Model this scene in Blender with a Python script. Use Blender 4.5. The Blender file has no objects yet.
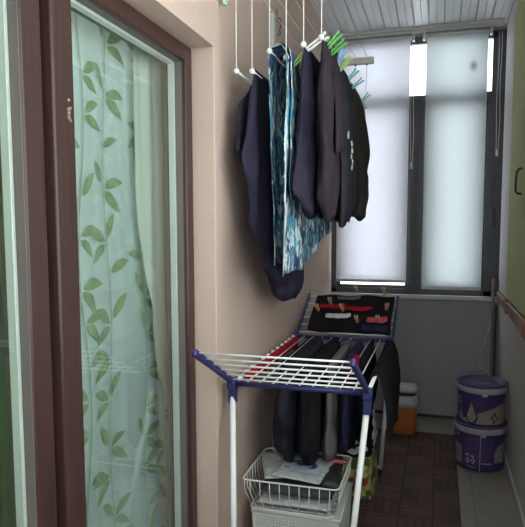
import bpy, bmesh, math, random
from mathutils import Vector, Matrix, noise as mnoise
PI = math.pi
scene = bpy.context.scene
COL = scene.collection
random.seed(11)

# ------------------------------------------------------------------ helpers
def lin(c):
    out = []
    for v in c:
        v = v / 255.0
        out.append(v / 12.92 if v <= .04045 else ((v + .055) / 1.055) ** 2.4)
    return out + [1.0]

MATS = {}
def mat(name, rgb, rough=.6, var=.08, scale=8.0, bump=0.0, bscale=60.0, metal=0.0, stretch=(1, 1, 1),
        spec=.5, transl=0.0, sheen=0.0):
    """principled material: base colour with soft noise variation and a noise bump"""
    m = bpy.data.materials.new(name); m.use_nodes = True
    nt = m.node_tree; N = nt.nodes; L = nt.links
    p = N['Principled BSDF']
    c = lin(rgb)
    tc = N.new('ShaderNodeTexCoord'); mp = N.new('ShaderNodeMapping'); mp.inputs['Scale'].default_value = stretch
    L.new(tc.outputs['Object'], mp.inputs['Vector'])
    nz = N.new('ShaderNodeTexNoise'); nz.inputs['Scale'].default_value = scale; nz.inputs['Detail'].default_value = 5
    L.new(mp.outputs['Vector'], nz.inputs['Vector'])
    rp = N.new('ShaderNodeValToRGB')
    rp.color_ramp.elements[0].position = .3; rp.color_ramp.elements[1].position = .7
    rp.color_ramp.elements[0].color = [max(0, v * (1 - var)) for v in c[:3]] + [1]
    rp.color_ramp.elements[1].color = [min(1, v * (1 + var)) for v in c[:3]] + [1]
    L.new(nz.outputs['Fac'], rp.inputs['Fac'])
    L.new(rp.outputs['Color'], p.inputs['Base Color'])
    p.inputs['Roughness'].default_value = rough
    p.inputs['Metallic'].default_value = metal
    p.inputs['Specular IOR Level'].default_value = spec
    if sheen: p.inputs['Sheen Weight'].default_value = sheen
    if bump:
        nb = N.new('ShaderNodeTexNoise'); nb.inputs['Scale'].default_value = bscale; nb.inputs['Detail'].default_value = 4
        L.new(mp.outputs['Vector'], nb.inputs['Vector'])
        b = N.new('ShaderNodeBump'); b.inputs['Strength'].default_value = bump; b.inputs['Distance'].default_value = .01
        L.new(nb.outputs['Fac'], b.inputs['Height']); L.new(b.outputs['Normal'], p.inputs['Normal'])
    if transl:
        t = N.new('ShaderNodeBsdfTranslucent'); L.new(rp.outputs['Color'], t.inputs['Color'])
        mx = N.new('ShaderNodeMixShader'); mx.inputs['Fac'].default_value = transl
        L.new(p.outputs['BSDF'], mx.inputs[1]); L.new(t.outputs['BSDF'], mx.inputs[2])
        L.new(mx.outputs['Shader'], N['Material Output'].inputs['Surface'])
    MATS[name] = m
    return m

def glass_mat(name, tint, strength=1.0):
    m = bpy.data.materials.new(name); m.use_nodes = True
    nt = m.node_tree; N = nt.nodes; L = nt.links
    N.remove(N['Principled BSDF'])
    tr = N.new('ShaderNodeBsdfTransparent'); tr.inputs['Color'].default_value = tint
    gl = N.new('ShaderNodeBsdfGlossy'); gl.inputs['Roughness'].default_value = .0; gl.inputs['Color'].default_value = (1, 1, 1, 1)
    lw = N.new('ShaderNodeLayerWeight'); lw.inputs['Blend'].default_value = .5
    pw = N.new('ShaderNodeMath'); pw.operation = 'POWER'; pw.inputs[1].default_value = 5.0
    L.new(lw.outputs['Facing'], pw.inputs[0])
    mu = N.new('ShaderNodeMath'); mu.operation = 'MULTIPLY_ADD'; mu.inputs[1].default_value = .96 * strength; mu.inputs[2].default_value = .04 * strength; mu.use_clamp = True
    L.new(pw.outputs[0], mu.inputs[0])
    mx = N.new('ShaderNodeMixShader')
    L.new(mu.outputs[0], mx.inputs['Fac']); L.new(tr.outputs[0], mx.inputs[1]); L.new(gl.outputs[0], mx.inputs[2])
    L.new(mx.outputs[0], N['Material Output'].inputs['Surface'])
    return m

class MB:
    """mesh builder collecting shapes into one bmesh"""
    def __init__(s): s.bm = bmesh.new(); s.mi = 0
    def face(s, vs):
        try:
            f = s.bm.faces.new(vs); f.material_index = s.mi; return f
        except ValueError: return None
    def box(s, lo, hi, bev=0.0, seg=2):
        lo = Vector(lo); hi = Vector(hi)
        v = [s.bm.verts.new((x, y, z)) for x in (lo.x, hi.x) for y in (lo.y, hi.y) for z in (lo.z, hi.z)]
        fs = [s.face([v[i] for i in q]) for q in ((0, 1, 3, 2), (4, 6, 7, 5), (0, 4, 5, 1), (2, 3, 7, 6), (0, 2, 6, 4), (1, 5, 7, 3))]
        if bev:
            es = set(e for f in fs for e in f.edges)
            r = bmesh.ops.bevel(s.bm, geom=list(es), offset=bev, segments=seg, affect='EDGES', profile=.5)
            for f in r['faces']: f.material_index = s.mi; f.smooth = True
        return s
    def obox(s, c, ax, size, bev=0.0):
        """oriented box: centre, 3 axes, size"""
        t = MB(); h = [q / 2 for q in size]; t.mi = s.mi
        t.box((-h[0], -h[1], -h[2]), h, bev)
        M = Matrix((ax[0], ax[1], ax[2])).transposed()
        for v in t.bm.verts: v.co = M @ v.co + Vector(c)
        return s.merge(t)
    def merge(s, t):
        mp = {v: s.bm.verts.new(v.co) for v in t.bm.verts}
        for f in t.bm.faces:
            g = s.face([mp[v] for v in f.verts])
            if g: g.smooth = f.smooth; g.material_index = f.material_index
        t.bm.free(); return s
    def tube(s, pts, r, n=10, closed=False, caps=True):
        pts = [Vector(p) for p in pts]; k = len(pts)
        rs = r if isinstance(r, (list, tuple)) else [r] * k
        rings = []; ref = None
        for i, p in enumerate(pts):
            if closed: d = pts[(i + 1) % k] - pts[i - 1]
            else: d = pts[min(i + 1, k - 1)] - pts[max(i - 1, 0)]
            d.normalize()
            if ref is None:
                ref = Vector((0, 0, 1)) if abs(d.z) < .9 else Vector((1, 0, 0))
            a = ref - d * ref.dot(d)
            if a.length < 1e-6: a = Vector((0, 1, 0)) - d * d.y
            a.normalize(); ref = a; b = d.cross(a)
            rings.append([s.bm.verts.new(p + (a * math.cos(2 * PI * j / n) + b * math.sin(2 * PI * j / n)) * rs[i]) for j in range(n)])
        m = k if closed else k - 1
        for i in range(m):
            A = rings[i]; B = rings[(i + 1) % k]
            for j in range(n):
                f = s.face([A[j], A[(j + 1) % n], B[(j + 1) % n], B[j]])
                if f: f.smooth = True
        if caps and not closed:
            s.face(list(reversed(rings[0]))); s.face(rings[-1])
        return s
    def ball(s, c, r, n=12):
        res = bmesh.ops.create_uvsphere(s.bm, u_segments=n, v_segments=n // 2 + 2, radius=1.0)
        rr = r if isinstance(r, (list, tuple)) else (r, r, r)
        fs = set()
        for v in res['verts']:
            v.co = Vector((v.co.x * rr[0], v.co.y * rr[1], v.co.z * rr[2])) + Vector(c)
            fs.update(v.link_faces)
        for f in fs: f.smooth = True; f.material_index = s.mi
        return s
    def lathe(s, prof, c=(0, 0, 0), n=48, smooth=True, cap0=True, cap1=True):
        c = Vector(c); rings = []
        for r, z in prof:
            rings.append([s.bm.verts.new(c + Vector((r * math.cos(2 * PI * j / n), r * math.sin(2 * PI * j / n), z))) for j in range(n)])
        for A, B in zip(rings, rings[1:]):
            for j in range(n):
                f = s.face([A[j], A[(j + 1) % n], B[(j + 1) % n], B[j]])
                if f: f.smooth = smooth
        if cap0: s.face(list(reversed(rings[0])))
        if cap1: s.face(rings[-1])
        return s
    def grid(s, nu, nv, fn, smooth=True):
        V = [[s.bm.verts.new(fn(i / nu, j / nv)) for j in range(nv + 1)] for i in range(nu + 1)]
        for i in range(nu):
            for j in range(nv):
                f = s.face([V[i][j], V[i + 1][j], V[i + 1][j + 1], V[i][j + 1]])
                if f: f.smooth = smooth
        return s
    def poly(s, pts):
        return s.face([s.bm.verts.new(p) for p in pts])
    def build(s, name, mats, parent=None, sharp=40):
        me = bpy.data.meshes.new(name)
        bmesh.ops.recalc_face_normals(s.bm, faces=s.bm.faces[:])
        s.bm.to_mesh(me); s.bm.free()
        for m in (mats if isinstance(mats, (list, tuple)) else [mats]): me.materials.append(m)
        o = bpy.data.objects.new(name, me); COL.objects.link(o)
        if parent: o.parent = parent
        return o

def tag(o, label=None, cat=None, group=None, kind=None):
    if label: o['label'] = label
    if cat: o['category'] = cat
    if group: o['group'] = group
    if kind: o['kind'] = kind
    return o
def thing(name, label, cat, loc=(0, 0, 0), rotz=0, group=None):
    o = bpy.data.objects.new(name, None); COL.objects.link(o)
    o.location = loc; o.rotation_euler = (0, 0, rotz); o.empty_display_size = .05
    return tag(o, label, cat, group)
def struct(name, b, m, parent=None):
    o = b.build(name, m, parent)
    if not parent: o['kind'] = 'structure'
    return o
def copy_tree(o, parent=None):
    c = o.copy(); COL.objects.link(c)
    if parent: c.parent = parent
    for ch in list(o.children): copy_tree(ch, c)
    return c
def solidify(o, t, offset=0.0):
    md = o.modifiers.new('thickness', 'SOLIDIFY'); md.thickness = t; md.offset = offset
    return o
def P0(base, *pts):
    return [Vector(p) - Vector(base) for p in pts]

# ------------------------------------------------------------------ materials
def nodes_of(m): return m.node_tree.nodes, m.node_tree.links, m.node_tree.nodes['Principled BSDF']

m_plaster = mat('beige_plaster', (197, 174, 160), .9, .035, 3.0, .25, 140, spec=.2)
m_grey_wall = mat('grey_paint', (188, 187, 185), .8, .04, 3.0, .08, 90, spec=.25)
m_end_wall = mat('dark_grey_panel', (160, 159, 163), .75, .03, 2.0, .05, 80, spec=.25)
m_pilaster = mat('pale_grey_paint', (190, 187, 192), .7, .03, 3, .06, 80, spec=.3)
m_white_pvc = mat('white_pvc', (205, 207, 206), .35, .02, 4)
m_sill = mat('white_sill', (196, 196, 197), .4, .03, 5)
m_anthracite = mat('anthracite_frame', (66, 68, 72), .45, .06, 4, .03, 200)
m_rubber = mat('grey_gasket', (98, 92, 86), .6, .05, 10)
m_spacer = mat('aluminium_spacer', (228, 230, 228), .35, .03, 30, metal=.15, stretch=(1, 1, .1))
m_hardware = mat('worn_hardware', (150, 135, 118), .4, .2, 60, metal=.6)
m_interior = mat('interior_paint', (150, 158, 150), .9, .03, 2)
m_green = mat('green_cabinet', (184, 190, 148), .85, .03, 3, .02, 60, spec=.12)
m_handle = mat('dark_handle', (40, 42, 40), .35, .1, 30, metal=.4)
m_rod = mat('white_rod', (236, 236, 234), .35, .02, 12)
m_cord = mat('white_cord', (222, 220, 215), .7, .05, 50)
m_blue = mat('blue_plastic', (46, 46, 98), .4, .06, 20)
m_bar = mat('grey_bar', (196, 196, 190), .5, .06, 20)
m_chain = mat('bead_chain', (200, 200, 198), .4, .03, 40)
m_orange = mat('orange_plastic', (186, 110, 52), .4, .06, 6)
m_clear = mat('cloudy_plastic', (176, 178, 178), .25, .05, 8)
m_darklid = mat('dark_slot', (44, 43, 44), .5, .1, 10)
m_purple = mat('purple_plastic', (78, 62, 112), .4, .08, 8)
m_purple_dk = mat('purple_label', (66, 54, 108), .35, .08, 10)
m_tubwhite = mat('white_tub', (176, 173, 180), .4, .04, 8)
m_beigelab = mat('beige_label', (150, 142, 134), .5, .18, 30)
m_redline = mat('red_stripe', (150, 44, 62), .5, .08, 10)
m_violetlab = mat('violet_text_panel', (88, 74, 124), .4, .1, 40)
m_hamper = mat('white_hamper', (214, 217, 210), .5, .03, 8)
m_wire = mat('white_wire', (224, 224, 222), .35, .02, 20)
m_pack = mat('plastic_wrap', (186, 190, 190), .15, .18, 40, .5, 70, spec=.8)
m_packblue = mat('blue_print', (40, 62, 112), .3, .12, 20)
m_packlight = mat('pale_print', (180, 189, 198), .3, .1, 20)
m_packdark = mat('dark_grey_cloth', (62, 63, 66), .8, .12, 14, .2, 60)
m_packred = mat('pink_red_packet', (196, 96, 100), .4, .2, 30)
m_wood = mat('brown_wood', (128, 102, 90), .55, .35, 22, .25, 60, stretch=(1, .15, 1))
m_woodend = mat('orange_wood', (172, 112, 84), .55, .25, 30, .2, 60)
m_pole = mat('pole_wood', (122, 104, 94), .6, .15, 40, stretch=(1, 1, .1))
m_pin_green = mat('green_pin', (80, 168, 72), .35, .05, 20)
m_pin_lime = mat('lime_pin', (150, 190, 84), .35, .05, 20)
m_pin_teal = mat('teal_pin', (88, 162, 158), .35, .05, 20)
m_pin_mint = mat('mint_pin', (176, 210, 196), .35, .05, 20)
m_pin_blue = mat('sky_blue_pin', (96, 164, 196), .35, .05, 20)
m_pin_white = mat('white_pin', (216, 216, 210), .35, .05, 20)
m_pin_wood = mat('wooden_pin', (220, 184, 138), .65, .12, 40)
m_spring = mat('spring_steel', (150, 150, 150), .3, .05, 30, metal=.9)

def cloth_mat(name, rgb, var=.12):
    return mat(name, rgb, .92, var, 10, .3, 160, spec=.05)
m_navy = cloth_mat('navy_cloth', (52, 49, 64))
m_navy2 = cloth_mat('blue_navy_cloth', (46, 47, 70))
m_black = cloth_mat('black_cloth', (34, 32, 36))
m_plum = cloth_mat('plum_black_cloth', (56, 49, 56))
m_olive = cloth_mat('brown_black_cloth', (54, 49, 47))
m_char = cloth_mat('charcoal_cloth', (46, 46, 54))
m_grey = cloth_mat('grey_cloth', (104, 100, 102))
m_red = cloth_mat('red_cloth', (168, 32, 46))
m_coral = cloth_mat('coral_cloth', (206, 84, 100))
m_whitecloth = cloth_mat('white_cloth', (202, 204, 204))
m_lining = cloth_mat('white_lining', (205, 212, 212))

# left glazing: brown wood-grain pvc
def wood_frame():
    m = mat('brown_foil', (98, 66, 58), .42, .1, 6)
    N, L, p = nodes_of(m)
    tc = N.new('ShaderNodeTexCoord'); mp = N.new('ShaderNodeMapping'); mp.inputs['Scale'].default_value = (90, 90, 1.2)
    L.new(tc.outputs['Object'], mp.inputs['Vector'])
    nz = N.new('ShaderNodeTexNoise'); nz.inputs['Scale'].default_value = 3; nz.inputs['Detail'].default_value = 6
    L.new(mp.outputs['Vector'], nz.inputs['Vector'])
    rp = N.new('ShaderNodeValToRGB'); e = rp.color_ramp.elements
    e[0].position = .3; e[1].position = .72
    e[0].color = lin((48, 31, 28)); e[1].color = lin((76, 51, 44))
    L.new(nz.outputs['Fac'], rp.inputs['Fac']); L.new(rp.outputs['Color'], p.inputs['Base Color'])
    b = N.new('ShaderNodeBump'); b.inputs['Strength'].default_value = .15; b.inputs['Distance'].default_value = .003
    L.new(nz.outputs['Fac'], b.inputs['Height']); L.new(b.outputs['Normal'], p.inputs['Normal'])
    return m
m_brown = wood_frame()
glass_win = glass_mat('window_glass', (.93, .96, .95, 1), 1.0)

def tile_floor():
    m = mat('floor_tiles', (150, 144, 136), .35, .06, 5, .04, 60)
    N, L, p = nodes_of(m)
    tc = N.new('ShaderNodeTexCoord'); mp = N.new('ShaderNodeMapping')
    mp.inputs['Location'].default_value = (-.2, .12, 0)
    L.new(tc.outputs['Object'], mp.inputs['Vector'])
    br = N.new('ShaderNodeTexBrick'); br.offset = 0; br.inputs['Scale'].default_value = 1.0
    br.inputs['Brick Width'].default_value = .45; br.inputs['Row Height'].default_value = .45
    br.inputs['Mortar Size'].default_value = .003; br.inputs['Mortar Smooth'].default_value = .2
    br.inputs['Color1'].default_value = lin((152, 145, 136)); br.inputs['Color2'].default_value = lin((146, 139, 130))
    br.inputs['Mortar'].default_value = lin((108, 103, 98))
    L.new(mp.outputs['Vector'], br.inputs['Vector'])
    old = p.inputs['Base Color'].links[0].from_socket
    mx = N.new('ShaderNodeMix'); mx.data_type = 'RGBA'; mx.blend_type = 'MIX'; mx.inputs['Factor'].default_value = .35
    L.new(br.outputs['Color'], mx.inputs['A']); L.new(old, mx.inputs['B'])
    L.new(mx.outputs['Result'], p.inputs['Base Color'])
    return m
m_tiles = tile_floor()

def parquet_mat():
    """dark brown squares with strips that turn 90 degrees from one square to the next"""
    m = mat('basketweave_mat', (74, 57, 50), .75, .1, 8)
    N, L, p = nodes_of(m); C = .16
    tc = N.new('ShaderNodeTexCoord'); sp = N.new('ShaderNodeSeparateXYZ')
    mp = N.new('ShaderNodeMapping'); mp.inputs['Location'].default_value = (C * 10, C * 10, 0)
    L.new(tc.outputs['Object'], mp.inputs['Vector']); L.new(mp.outputs['Vector'], sp.inputs['Vector'])
    def M(op, a, b=None):
        n = N.new('ShaderNodeMath'); n.operation = op
        for i, v in enumerate((a, b)):
            if v is None: continue
            if isinstance(v, (int, float)): n.inputs[i].default_value = v
            else: L.new(v, n.inputs[i])
        return n.outputs[0]
    fx = M('DIVIDE', sp.outputs['X'], C); fy = M('DIVIDE', sp.outputs['Y'], C)
    chk = M('MODULO', M('ADD', M('FLOOR', fx), M('FLOOR', fy)), 2.0)
    gx = M('FRACT', fx); gy = M('FRACT', fy)
    mixn = N.new('ShaderNodeMix'); mixn.data_type = 'FLOAT'
    L.new(chk, mixn.inputs['Factor']); L.new(gx, mixn.inputs['A']); L.new(gy, mixn.inputs['B'])
    sfr = M('FRACT', M('MULTIPLY', mixn.outputs['Result'], 4.0))
    def edge(v, w): return M('LESS_THAN', M('SUBTRACT', .5, M('ABSOLUTE', M('SUBTRACT', v, .5))), w)
    groove = M('MAXIMUM', M('MAXIMUM', edge(gx, .025), edge(gy, .025)), edge(sfr, .06))
    wn = N.new('ShaderNodeTexWhiteNoise'); wn.noise_dimensions = '3D'
    cb = N.new('ShaderNodeCombineXYZ'); L.new(M('FLOOR', fx), cb.inputs['X']); L.new(M('FLOOR', fy), cb.inputs['Y'])
    L.new(M('FLOOR', M('MULTIPLY', mixn.outputs['Result'], 4.0)), cb.inputs['Z']); L.new(cb.outputs[0], wn.inputs['Vector'])
    rp = N.new('ShaderNodeValToRGB'); e = rp.color_ramp.elements
    e[0].color = lin((70, 51, 46)); e[1].color = lin((96, 72, 64))
    addc = M('MULTIPLY', M('ADD', wn.outputs['Value'], M('MULTIPLY', chk, .8)), .55)
    L.new(addc, rp.inputs['Fac'])
    mx = N.new('ShaderNodeMix'); mx.data_type = 'RGBA'
    L.new(groove, mx.inputs['Factor']); L.new(rp.outputs['Color'], mx.inputs['A']); mx.inputs['B'].default_value = lin((48, 37, 36))
    L.new(mx.outputs['Result'], p.inputs['Base Color'])
    b = N.new('ShaderNodeBump'); b.inputs['Strength'].default_value = .5; b.inputs['Distance'].default_value = .004
    inv = M('SUBTRACT', 1.0, groove); L.new(inv, b.inputs['Height']); L.new(b.outputs['Normal'], p.inputs['Normal'])
    return m
m_parquet = parquet_mat()

def floral_mat():
    """blue, teal and white leaf-like strokes"""
    m = mat('floral_cloth', (90, 140, 160), .85, .1, 8, spec=.15)
    N, L, p = nodes_of(m)
    tc = N.new('ShaderNodeTexCoord')
    def layer(rot, sc, seed, lo, hi):
        mp = N.new('ShaderNodeMapping'); mp.inputs['Rotation'].default_value = (rot, 0, 0); mp.inputs['Location'].default_value = (seed, seed * 2.3, 0)
        mp.inputs['Scale'].default_value = (2, sc * .56, sc * .25)
        L.new(tc.outputs['Object'], mp.inputs['Vector'])
        n = N.new('ShaderNodeTexNoise'); n.inputs['Scale'].default_value = 1.0; n.inputs['Detail'].default_value = 2.5; n.inputs['Distortion'].default_value = 1.1
        L.new(mp.outputs['Vector'], n.inputs['Vector'])
        r = N.new('ShaderNodeValToRGB'); r.color_ramp.elements[0].position = lo; r.color_ramp.elements[1].position = hi
        L.new(n.outputs['Fac'], r.inputs['Fac'])
        return r.outputs['Color']
    cur = None
    base = lin((84, 122, 154))
    for (rot, sc, seed, lo, hi, c) in ((.5, 28, 3, .50, .55, (84, 162, 188)), (-.6, 34, 9, .54, .58, (48, 66, 104)),
                                       (.9, 40, 17, .55, .59, (206, 222, 224)), (-.35, 46, 27, .57, .60, (220, 226, 220)), (.2, 44, 41, .60, .63, (96, 130, 124))):
        mx = N.new('ShaderNodeMix'); mx.data_type = 'RGBA'
        L.new(layer(rot, sc, seed, lo, hi), mx.inputs['Factor'])
        if cur is None: mx.inputs['A'].default_value = base
        else: L.new(cur, mx.inputs['A'])
        mx.inputs['B'].default_value = lin(c); cur = mx.outputs['Result']
    L.new(cur, p.inputs['Base Color'])
    return m
m_floral = floral_mat()

def bag_mat():
    m = mat('printed_bag', (120, 140, 60), .4, .1, 8)
    N, L, p = nodes_of(m)
    tc = N.new('ShaderNodeTexCoord'); vo = N.new('ShaderNodeTexVoronoi'); vo.inputs['Scale'].default_value = 34
    L.new(tc.outputs['Object'], vo.inputs['Vector'])
    rp = N.new('ShaderNodeValToRGB'); rp.color_ramp.interpolation = 'CONSTANT'
    cols = [(0, (132, 140, 66)), (.2, (176, 178, 96)), (.36, (78, 96, 58)), (.5, (150, 60, 56)), (.62, (196, 188, 130)), (.76, (96, 108, 56)), (.9, (206, 204, 196))]
    e = rp.color_ramp.elements
    e[0].position = 0; e[0].color = lin(cols[0][1]); e[1].position = cols[1][0]; e[1].color = lin(cols[1][1])
    for q, c in cols[2:]:
        x = e.new(q); x.color = lin(c)
    sx = N.new('ShaderNodeSeparateColor'); L.new(vo.outputs['Color'], sx.inputs['Color']); L.new(sx.outputs['Red'], rp.inputs['Fac'])
    L.new(rp.outputs['Color'], p.inputs['Base Color'])
    return m
m_bag = bag_mat()

m_leaf = mat('leaf_print', (150, 172, 132), .9, .12, 20, transl=.35)
m_stem = mat('stem_print', (156, 174, 146), .9, .08, 20, transl=.35)
m_sheer = mat('sheer_curtain', (186, 204, 200), .9, .05, 5, transl=.35)
m_sheer2 = mat('pale_curtain', (214, 222, 208), .9, .03, 5, transl=.35)
m_drape = mat('green_drape', (112, 136, 98), .9, .06, 6)
m_blind = mat('blind_fabric', (217, 217, 223), .9, .01, 30, transl=.62)

def stained_blind():
    m = mat('blind_fabric_smudged', (209, 213, 215), .9, .01, 30, transl=.62)
    N, L, p = nodes_of(m)
    tc = N.new('ShaderNodeTexCoord'); mp = N.new('ShaderNodeMapping')
    mp.vector_type = 'TEXTURE'; mp.inputs['Location'].default_value = (.112, 0, -.228); mp.inputs['Scale'].default_value = (.030, .3, .048)
    L.new(tc.outputs['Object'], mp.inputs['Vector'])
    gr = N.new('ShaderNodeTexGradient'); gr.gradient_type = 'SPHERICAL'; L.new(mp.outputs['Vector'], gr.inputs['Vector'])
    rp = N.new('ShaderNodeValToRGB'); rp.color_ramp.elements[0].color = (0, 0, 0, 1); rp.color_ramp.elements[1].color = (1, 1, 1, 1); rp.color_ramp.elements[1].position = .8
    L.new(gr.outputs['Fac'], rp.inputs['Fac'])
    old = p.inputs['Base Color'].links[0].from_socket
    mx = N.new('ShaderNodeMix'); mx.data_type = 'RGBA'; L.new(rp.outputs['Color'], mx.inputs['Factor'])
    L.new(old, mx.inputs['A']); mx.inputs['B'].default_value = lin((166, 168, 172))
    L.new(mx.outputs['Result'], p.inputs['Base Color'])
    tr = [n for n in N if n.type == 'BSDF_TRANSLUCENT'][0]; L.new(mx.outputs['Result'], tr.inputs['Color'])
    return m
m_blind2 = stained_blind()
glass_door = glass_mat('door_glass', (.945, .972, .958, 1), 1.0)

def pvc_ceiling():
    m = mat('pvc_panel', (230, 234, 237), .4, .02, 3)
    N, L, p = nodes_of(m)
    tc = N.new('ShaderNodeTexCoord'); sp = N.new('ShaderNodeSeparateXYZ'); L.new(tc.outputs['Object'], sp.inputs['Vector'])
    mm = N.new('ShaderNodeMath'); mm.operation = 'MULTIPLY_ADD'; mm.inputs[1].default_value = 1 / .1; mm.inputs[2].default_value = 40.
    L.new(sp.outputs['X'], mm.inputs[0])
    fr = N.new('ShaderNodeMath'); fr.operation = 'FRACT'; L.new(mm.outputs[0], fr.inputs[0])
    rp = N.new('ShaderNodeValToRGB'); e = rp.color_ramp.elements
    e[0].position = 0; e[0].color = (0, 0, 0, 1); e[1].position = .07; e[1].color = (1, 1, 1, 1)
    for q, v in ((.5, 1), (.53, .55), (.56, 1), (.93, 1), (1.0, 0)):
        x = e.new(q); x.color = (v, v, v, 1)
    L.new(fr.outputs[0], rp.inputs['Fac'])
    b = N.new('ShaderNodeBump'); b.inputs['Strength'].default_value = 1.0; b.inputs['Distance'].default_value = .006
    L.new(rp.outputs['Color'], b.inputs['Height']); L.new(b.outputs['Normal'], p.inputs['Normal'])
    # panel joints are a slightly darker grey
    old = p.inputs['Base Color'].links[0].from_socket
    mx = N.new('ShaderNodeMix'); mx.data_type = 'RGBA'; L.new(rp.outputs['Color'], mx.inputs['Factor'])
    mx.inputs['A'].default_value = lin((190, 193, 196)); L.new(old, mx.inputs['B']); L.new(mx.outputs['Result'], p.inputs['Base Color'])
    return m
m_ceiling = pvc_ceiling()

# ------------------------------------------------------------------ dimensions (metres)
XL, XR, YE, ZC = -.781, .410, 4.493, 2.795
XD, YD, ZD = -.876, 2.052, 2.04          # door frame face, far jamb, head
YB = -1.3
CX0, CX1 = 2.25, 3.84                    # green cabinet along the right side

# ------------------------------------------------------------------ room shell
b = MB(); b.box((XL - .3, YB - .1, -.12), (XR + .14, YE + .14, 0)); struct('floor', b, m_tiles)
b = MB(); b.box((XL - .3, YB - .1, ZC), (XR + .14, YE + .14, ZC + .1)); struct('ceiling', b, m_ceiling)
# left wall in one mesh: far stretch with plaster edge, lintel and near stretch
b = MB()
b.box((XL - .185, YD, 0), (XL, YE + .07, ZC), .004)
b.box((XL - .185, .10, ZD), (XL, YD, ZC))
b.box((XL - .185, YB - .1, 0), (XL, .10, ZC))
struct('wall_left', b, m_plaster)
# right side: parapet, pilaster at the far end, lintel, near pier
b = MB()
b.box((XR, YB - .1, 0), (XR + .14, YE + .07, .98))
b.box((XR, CX1, .98), (XR + .14, YE + .07, ZC))
b.box((XR + .012, 2.02, .98), (XR + .14, CX1, ZC))
b.box((XR, YB - .1, 2.62), (XR + .14, 2.02, ZC))
b.box((XR, YB - .1, .98), (XR + .14, YB + .2, 2.62))
struct('wall_right', b, [m_grey_wall])
b = MB(); b.box((XR - .006, CX1 + .012, 1.03), (XR, YE - .02, ZC)); struct('trim_1', b, m_pilaster)
# far end: panel below the window
b = MB(); b.box((XL - .185, YE, 0), (XR + .14, YE + .07, .90)); b.box((XL, YE + .005, 2.74), (XR + .14, YE + .07, ZC)); struct('wall_end', b, m_end_wall)
b = MB(); b.box((XL - .185, YB - .1, 0), (XR + .14, YB, .98)); b.box((XL - .185, YB - .1, 2.62), (XR + .14, YB, ZC)); b.box((XL - .185, YB - .1, .98), (XL + .06, YB, 2.62)); b.box((XR - .06, YB - .1, .98), (XR + .14, YB, 2.62))
struct('wall_back', b, m_plaster)
w3 = thing('fill_window', None, None, (0, 0, 0)); w3['kind'] = 'structure'  # unseen back window, added to let more light in along the balcony
b = MB(); xa, xb = XL + .06, XR - .06
for q in ((xa, 1.0, xa + .05, 2.60), (xb - .05, 1.0, xb, 2.60), (xa, .98, xb, 1.03), (xa, 2.57, xb, 2.62), (-.235, 1.0, -.18, 2.6)):
    b.box((q[0], YB - .08, q[1]), (q[2], YB - .02, q[3]), .003)
b.build('window_frame', m_anthracite, w3)
b = MB(); b.box((xa + .04, YB - .052, 1.02), (xb - .04, YB - .048, 2.58)); b.build('glass_pane', glass_win, w3)
b = MB(); b.box((XL, YE - .016, .012), (XR, YE, .03)); struct('gap_strip_end', b, m_darklid)  # dark strip stands in for the dark gap at the wall foot
b = MB(); b.box((XR - .014, YB, 0), (XR, YE, .06), .003); struct('baseboard_right', b, m_grey_wall)
b = MB(); b.box((XL, YE - .03, 2.755), (XR, YE, ZC), .004); b.box((XL, YE - .05, 2.775), (XR, YE - .03, ZC), .003); struct('trim_2', b, m_white_pvc)
b = MB(); b.tube([(XR - .018, YB, ZC - .02), (XR - .018, YE - .03, ZC - .02)], .012); struct('trim_3', b, m_white_pvc)
# room behind the balcony door, only its dim shell
b = MB()
b.box((-2.9, -.6, -.1), (-2.8, 2.9, 2.8)); b.box((-2.9, -.7, -.1), (XL - .185, -.6, 2.8)); b.box((-2.9, 2.9, -.1), (XL - .185, 3.0, 2.8))
b.box((-2.9, -.7, -.2), (XL - .185, 3.0, -.0)); b.box((-2.9, -.7, 2.7), (XL - .185, 3.0, 2.8))
struct('wall_inner_room', b, m_interior)

# wooden capping rail on the parapet, rough edged
def rail():
    b = MB(); n = 60
    def ring(y):
        w = .006 * mnoise.noise((y * 3.1, 0, 0)); d = .006 * mnoise.noise((y * 5.7, 4, 1))
        x0 = XR + .02; x1 = XR - .018 - d
        return [(x0, y, .886 + w), (x1 + .008, y, .888 + w), (x1, y, .897 + w), (x1, y, .950 + d), (x1 + .008, y, .962 + d), (x0, y, .964 + d)]
    R = [[b.bm.verts.new(p) for p in ring(2.75 + (YE - .03 - 2.75) * i / n)] for i in range(n + 1)]
    for A, B in zip(R, R[1:]):
        for j in range(6): b.face([A[j], A[(j + 1) % 6], B[(j + 1) % 6], B[j]])
    b.face(R[0]); b.face(list(reversed(R[-1])))
    b.mi = 1
    b.box((XR - .023, 3.84, .884), (XR + .01, 3.90, .968), .004)
    b.box((XR - .024, 2.95, .880), (XR + .01, 3.22, .968), .006)
    return b
struct('trim_4', rail(), [m_wood, m_woodend])

# ------------------------------------------------------------------ end window
win = thing('window_1', None, None, (0, 0, 0)); win['kind'] = 'structure'
GY = YE + .035
FR = XR - .108
b = MB()
b.box((XL, YE + .008, .915), (XL + .045, YE + .05, 2.73), .004)
b.box((FR + .05, YE + .002, .915), (XR, YE + .05, 2.73), .004); b.box((FR, YE + .008, .915), (FR + .056, YE + .05, 2.27), .004)
b.box((FR + .02, YE + .008, 2.27), (FR + .056, YE + .05, 2.73), .004)
b.box((XL, YE + .008, .915), (XR, YE + .05, .955), .004)
b.box((XL, YE + .008, 2.69), (XR, YE + .05, 2.74), .004)
b.box((XL, YE + .010, 2.262), (XR, YE + .05, 2.337), .004)
b.build('window_frame', m_anthracite, win)
b = MB(); b.box((-.216, YE + .000, .93), (-.121, YE + .05, 2.33), .005); b.box((-.178, YE - .006, .95), (-.165, YE + .006, 2.31), .002)
b.build('mullion', m_anthracite, win)
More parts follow.
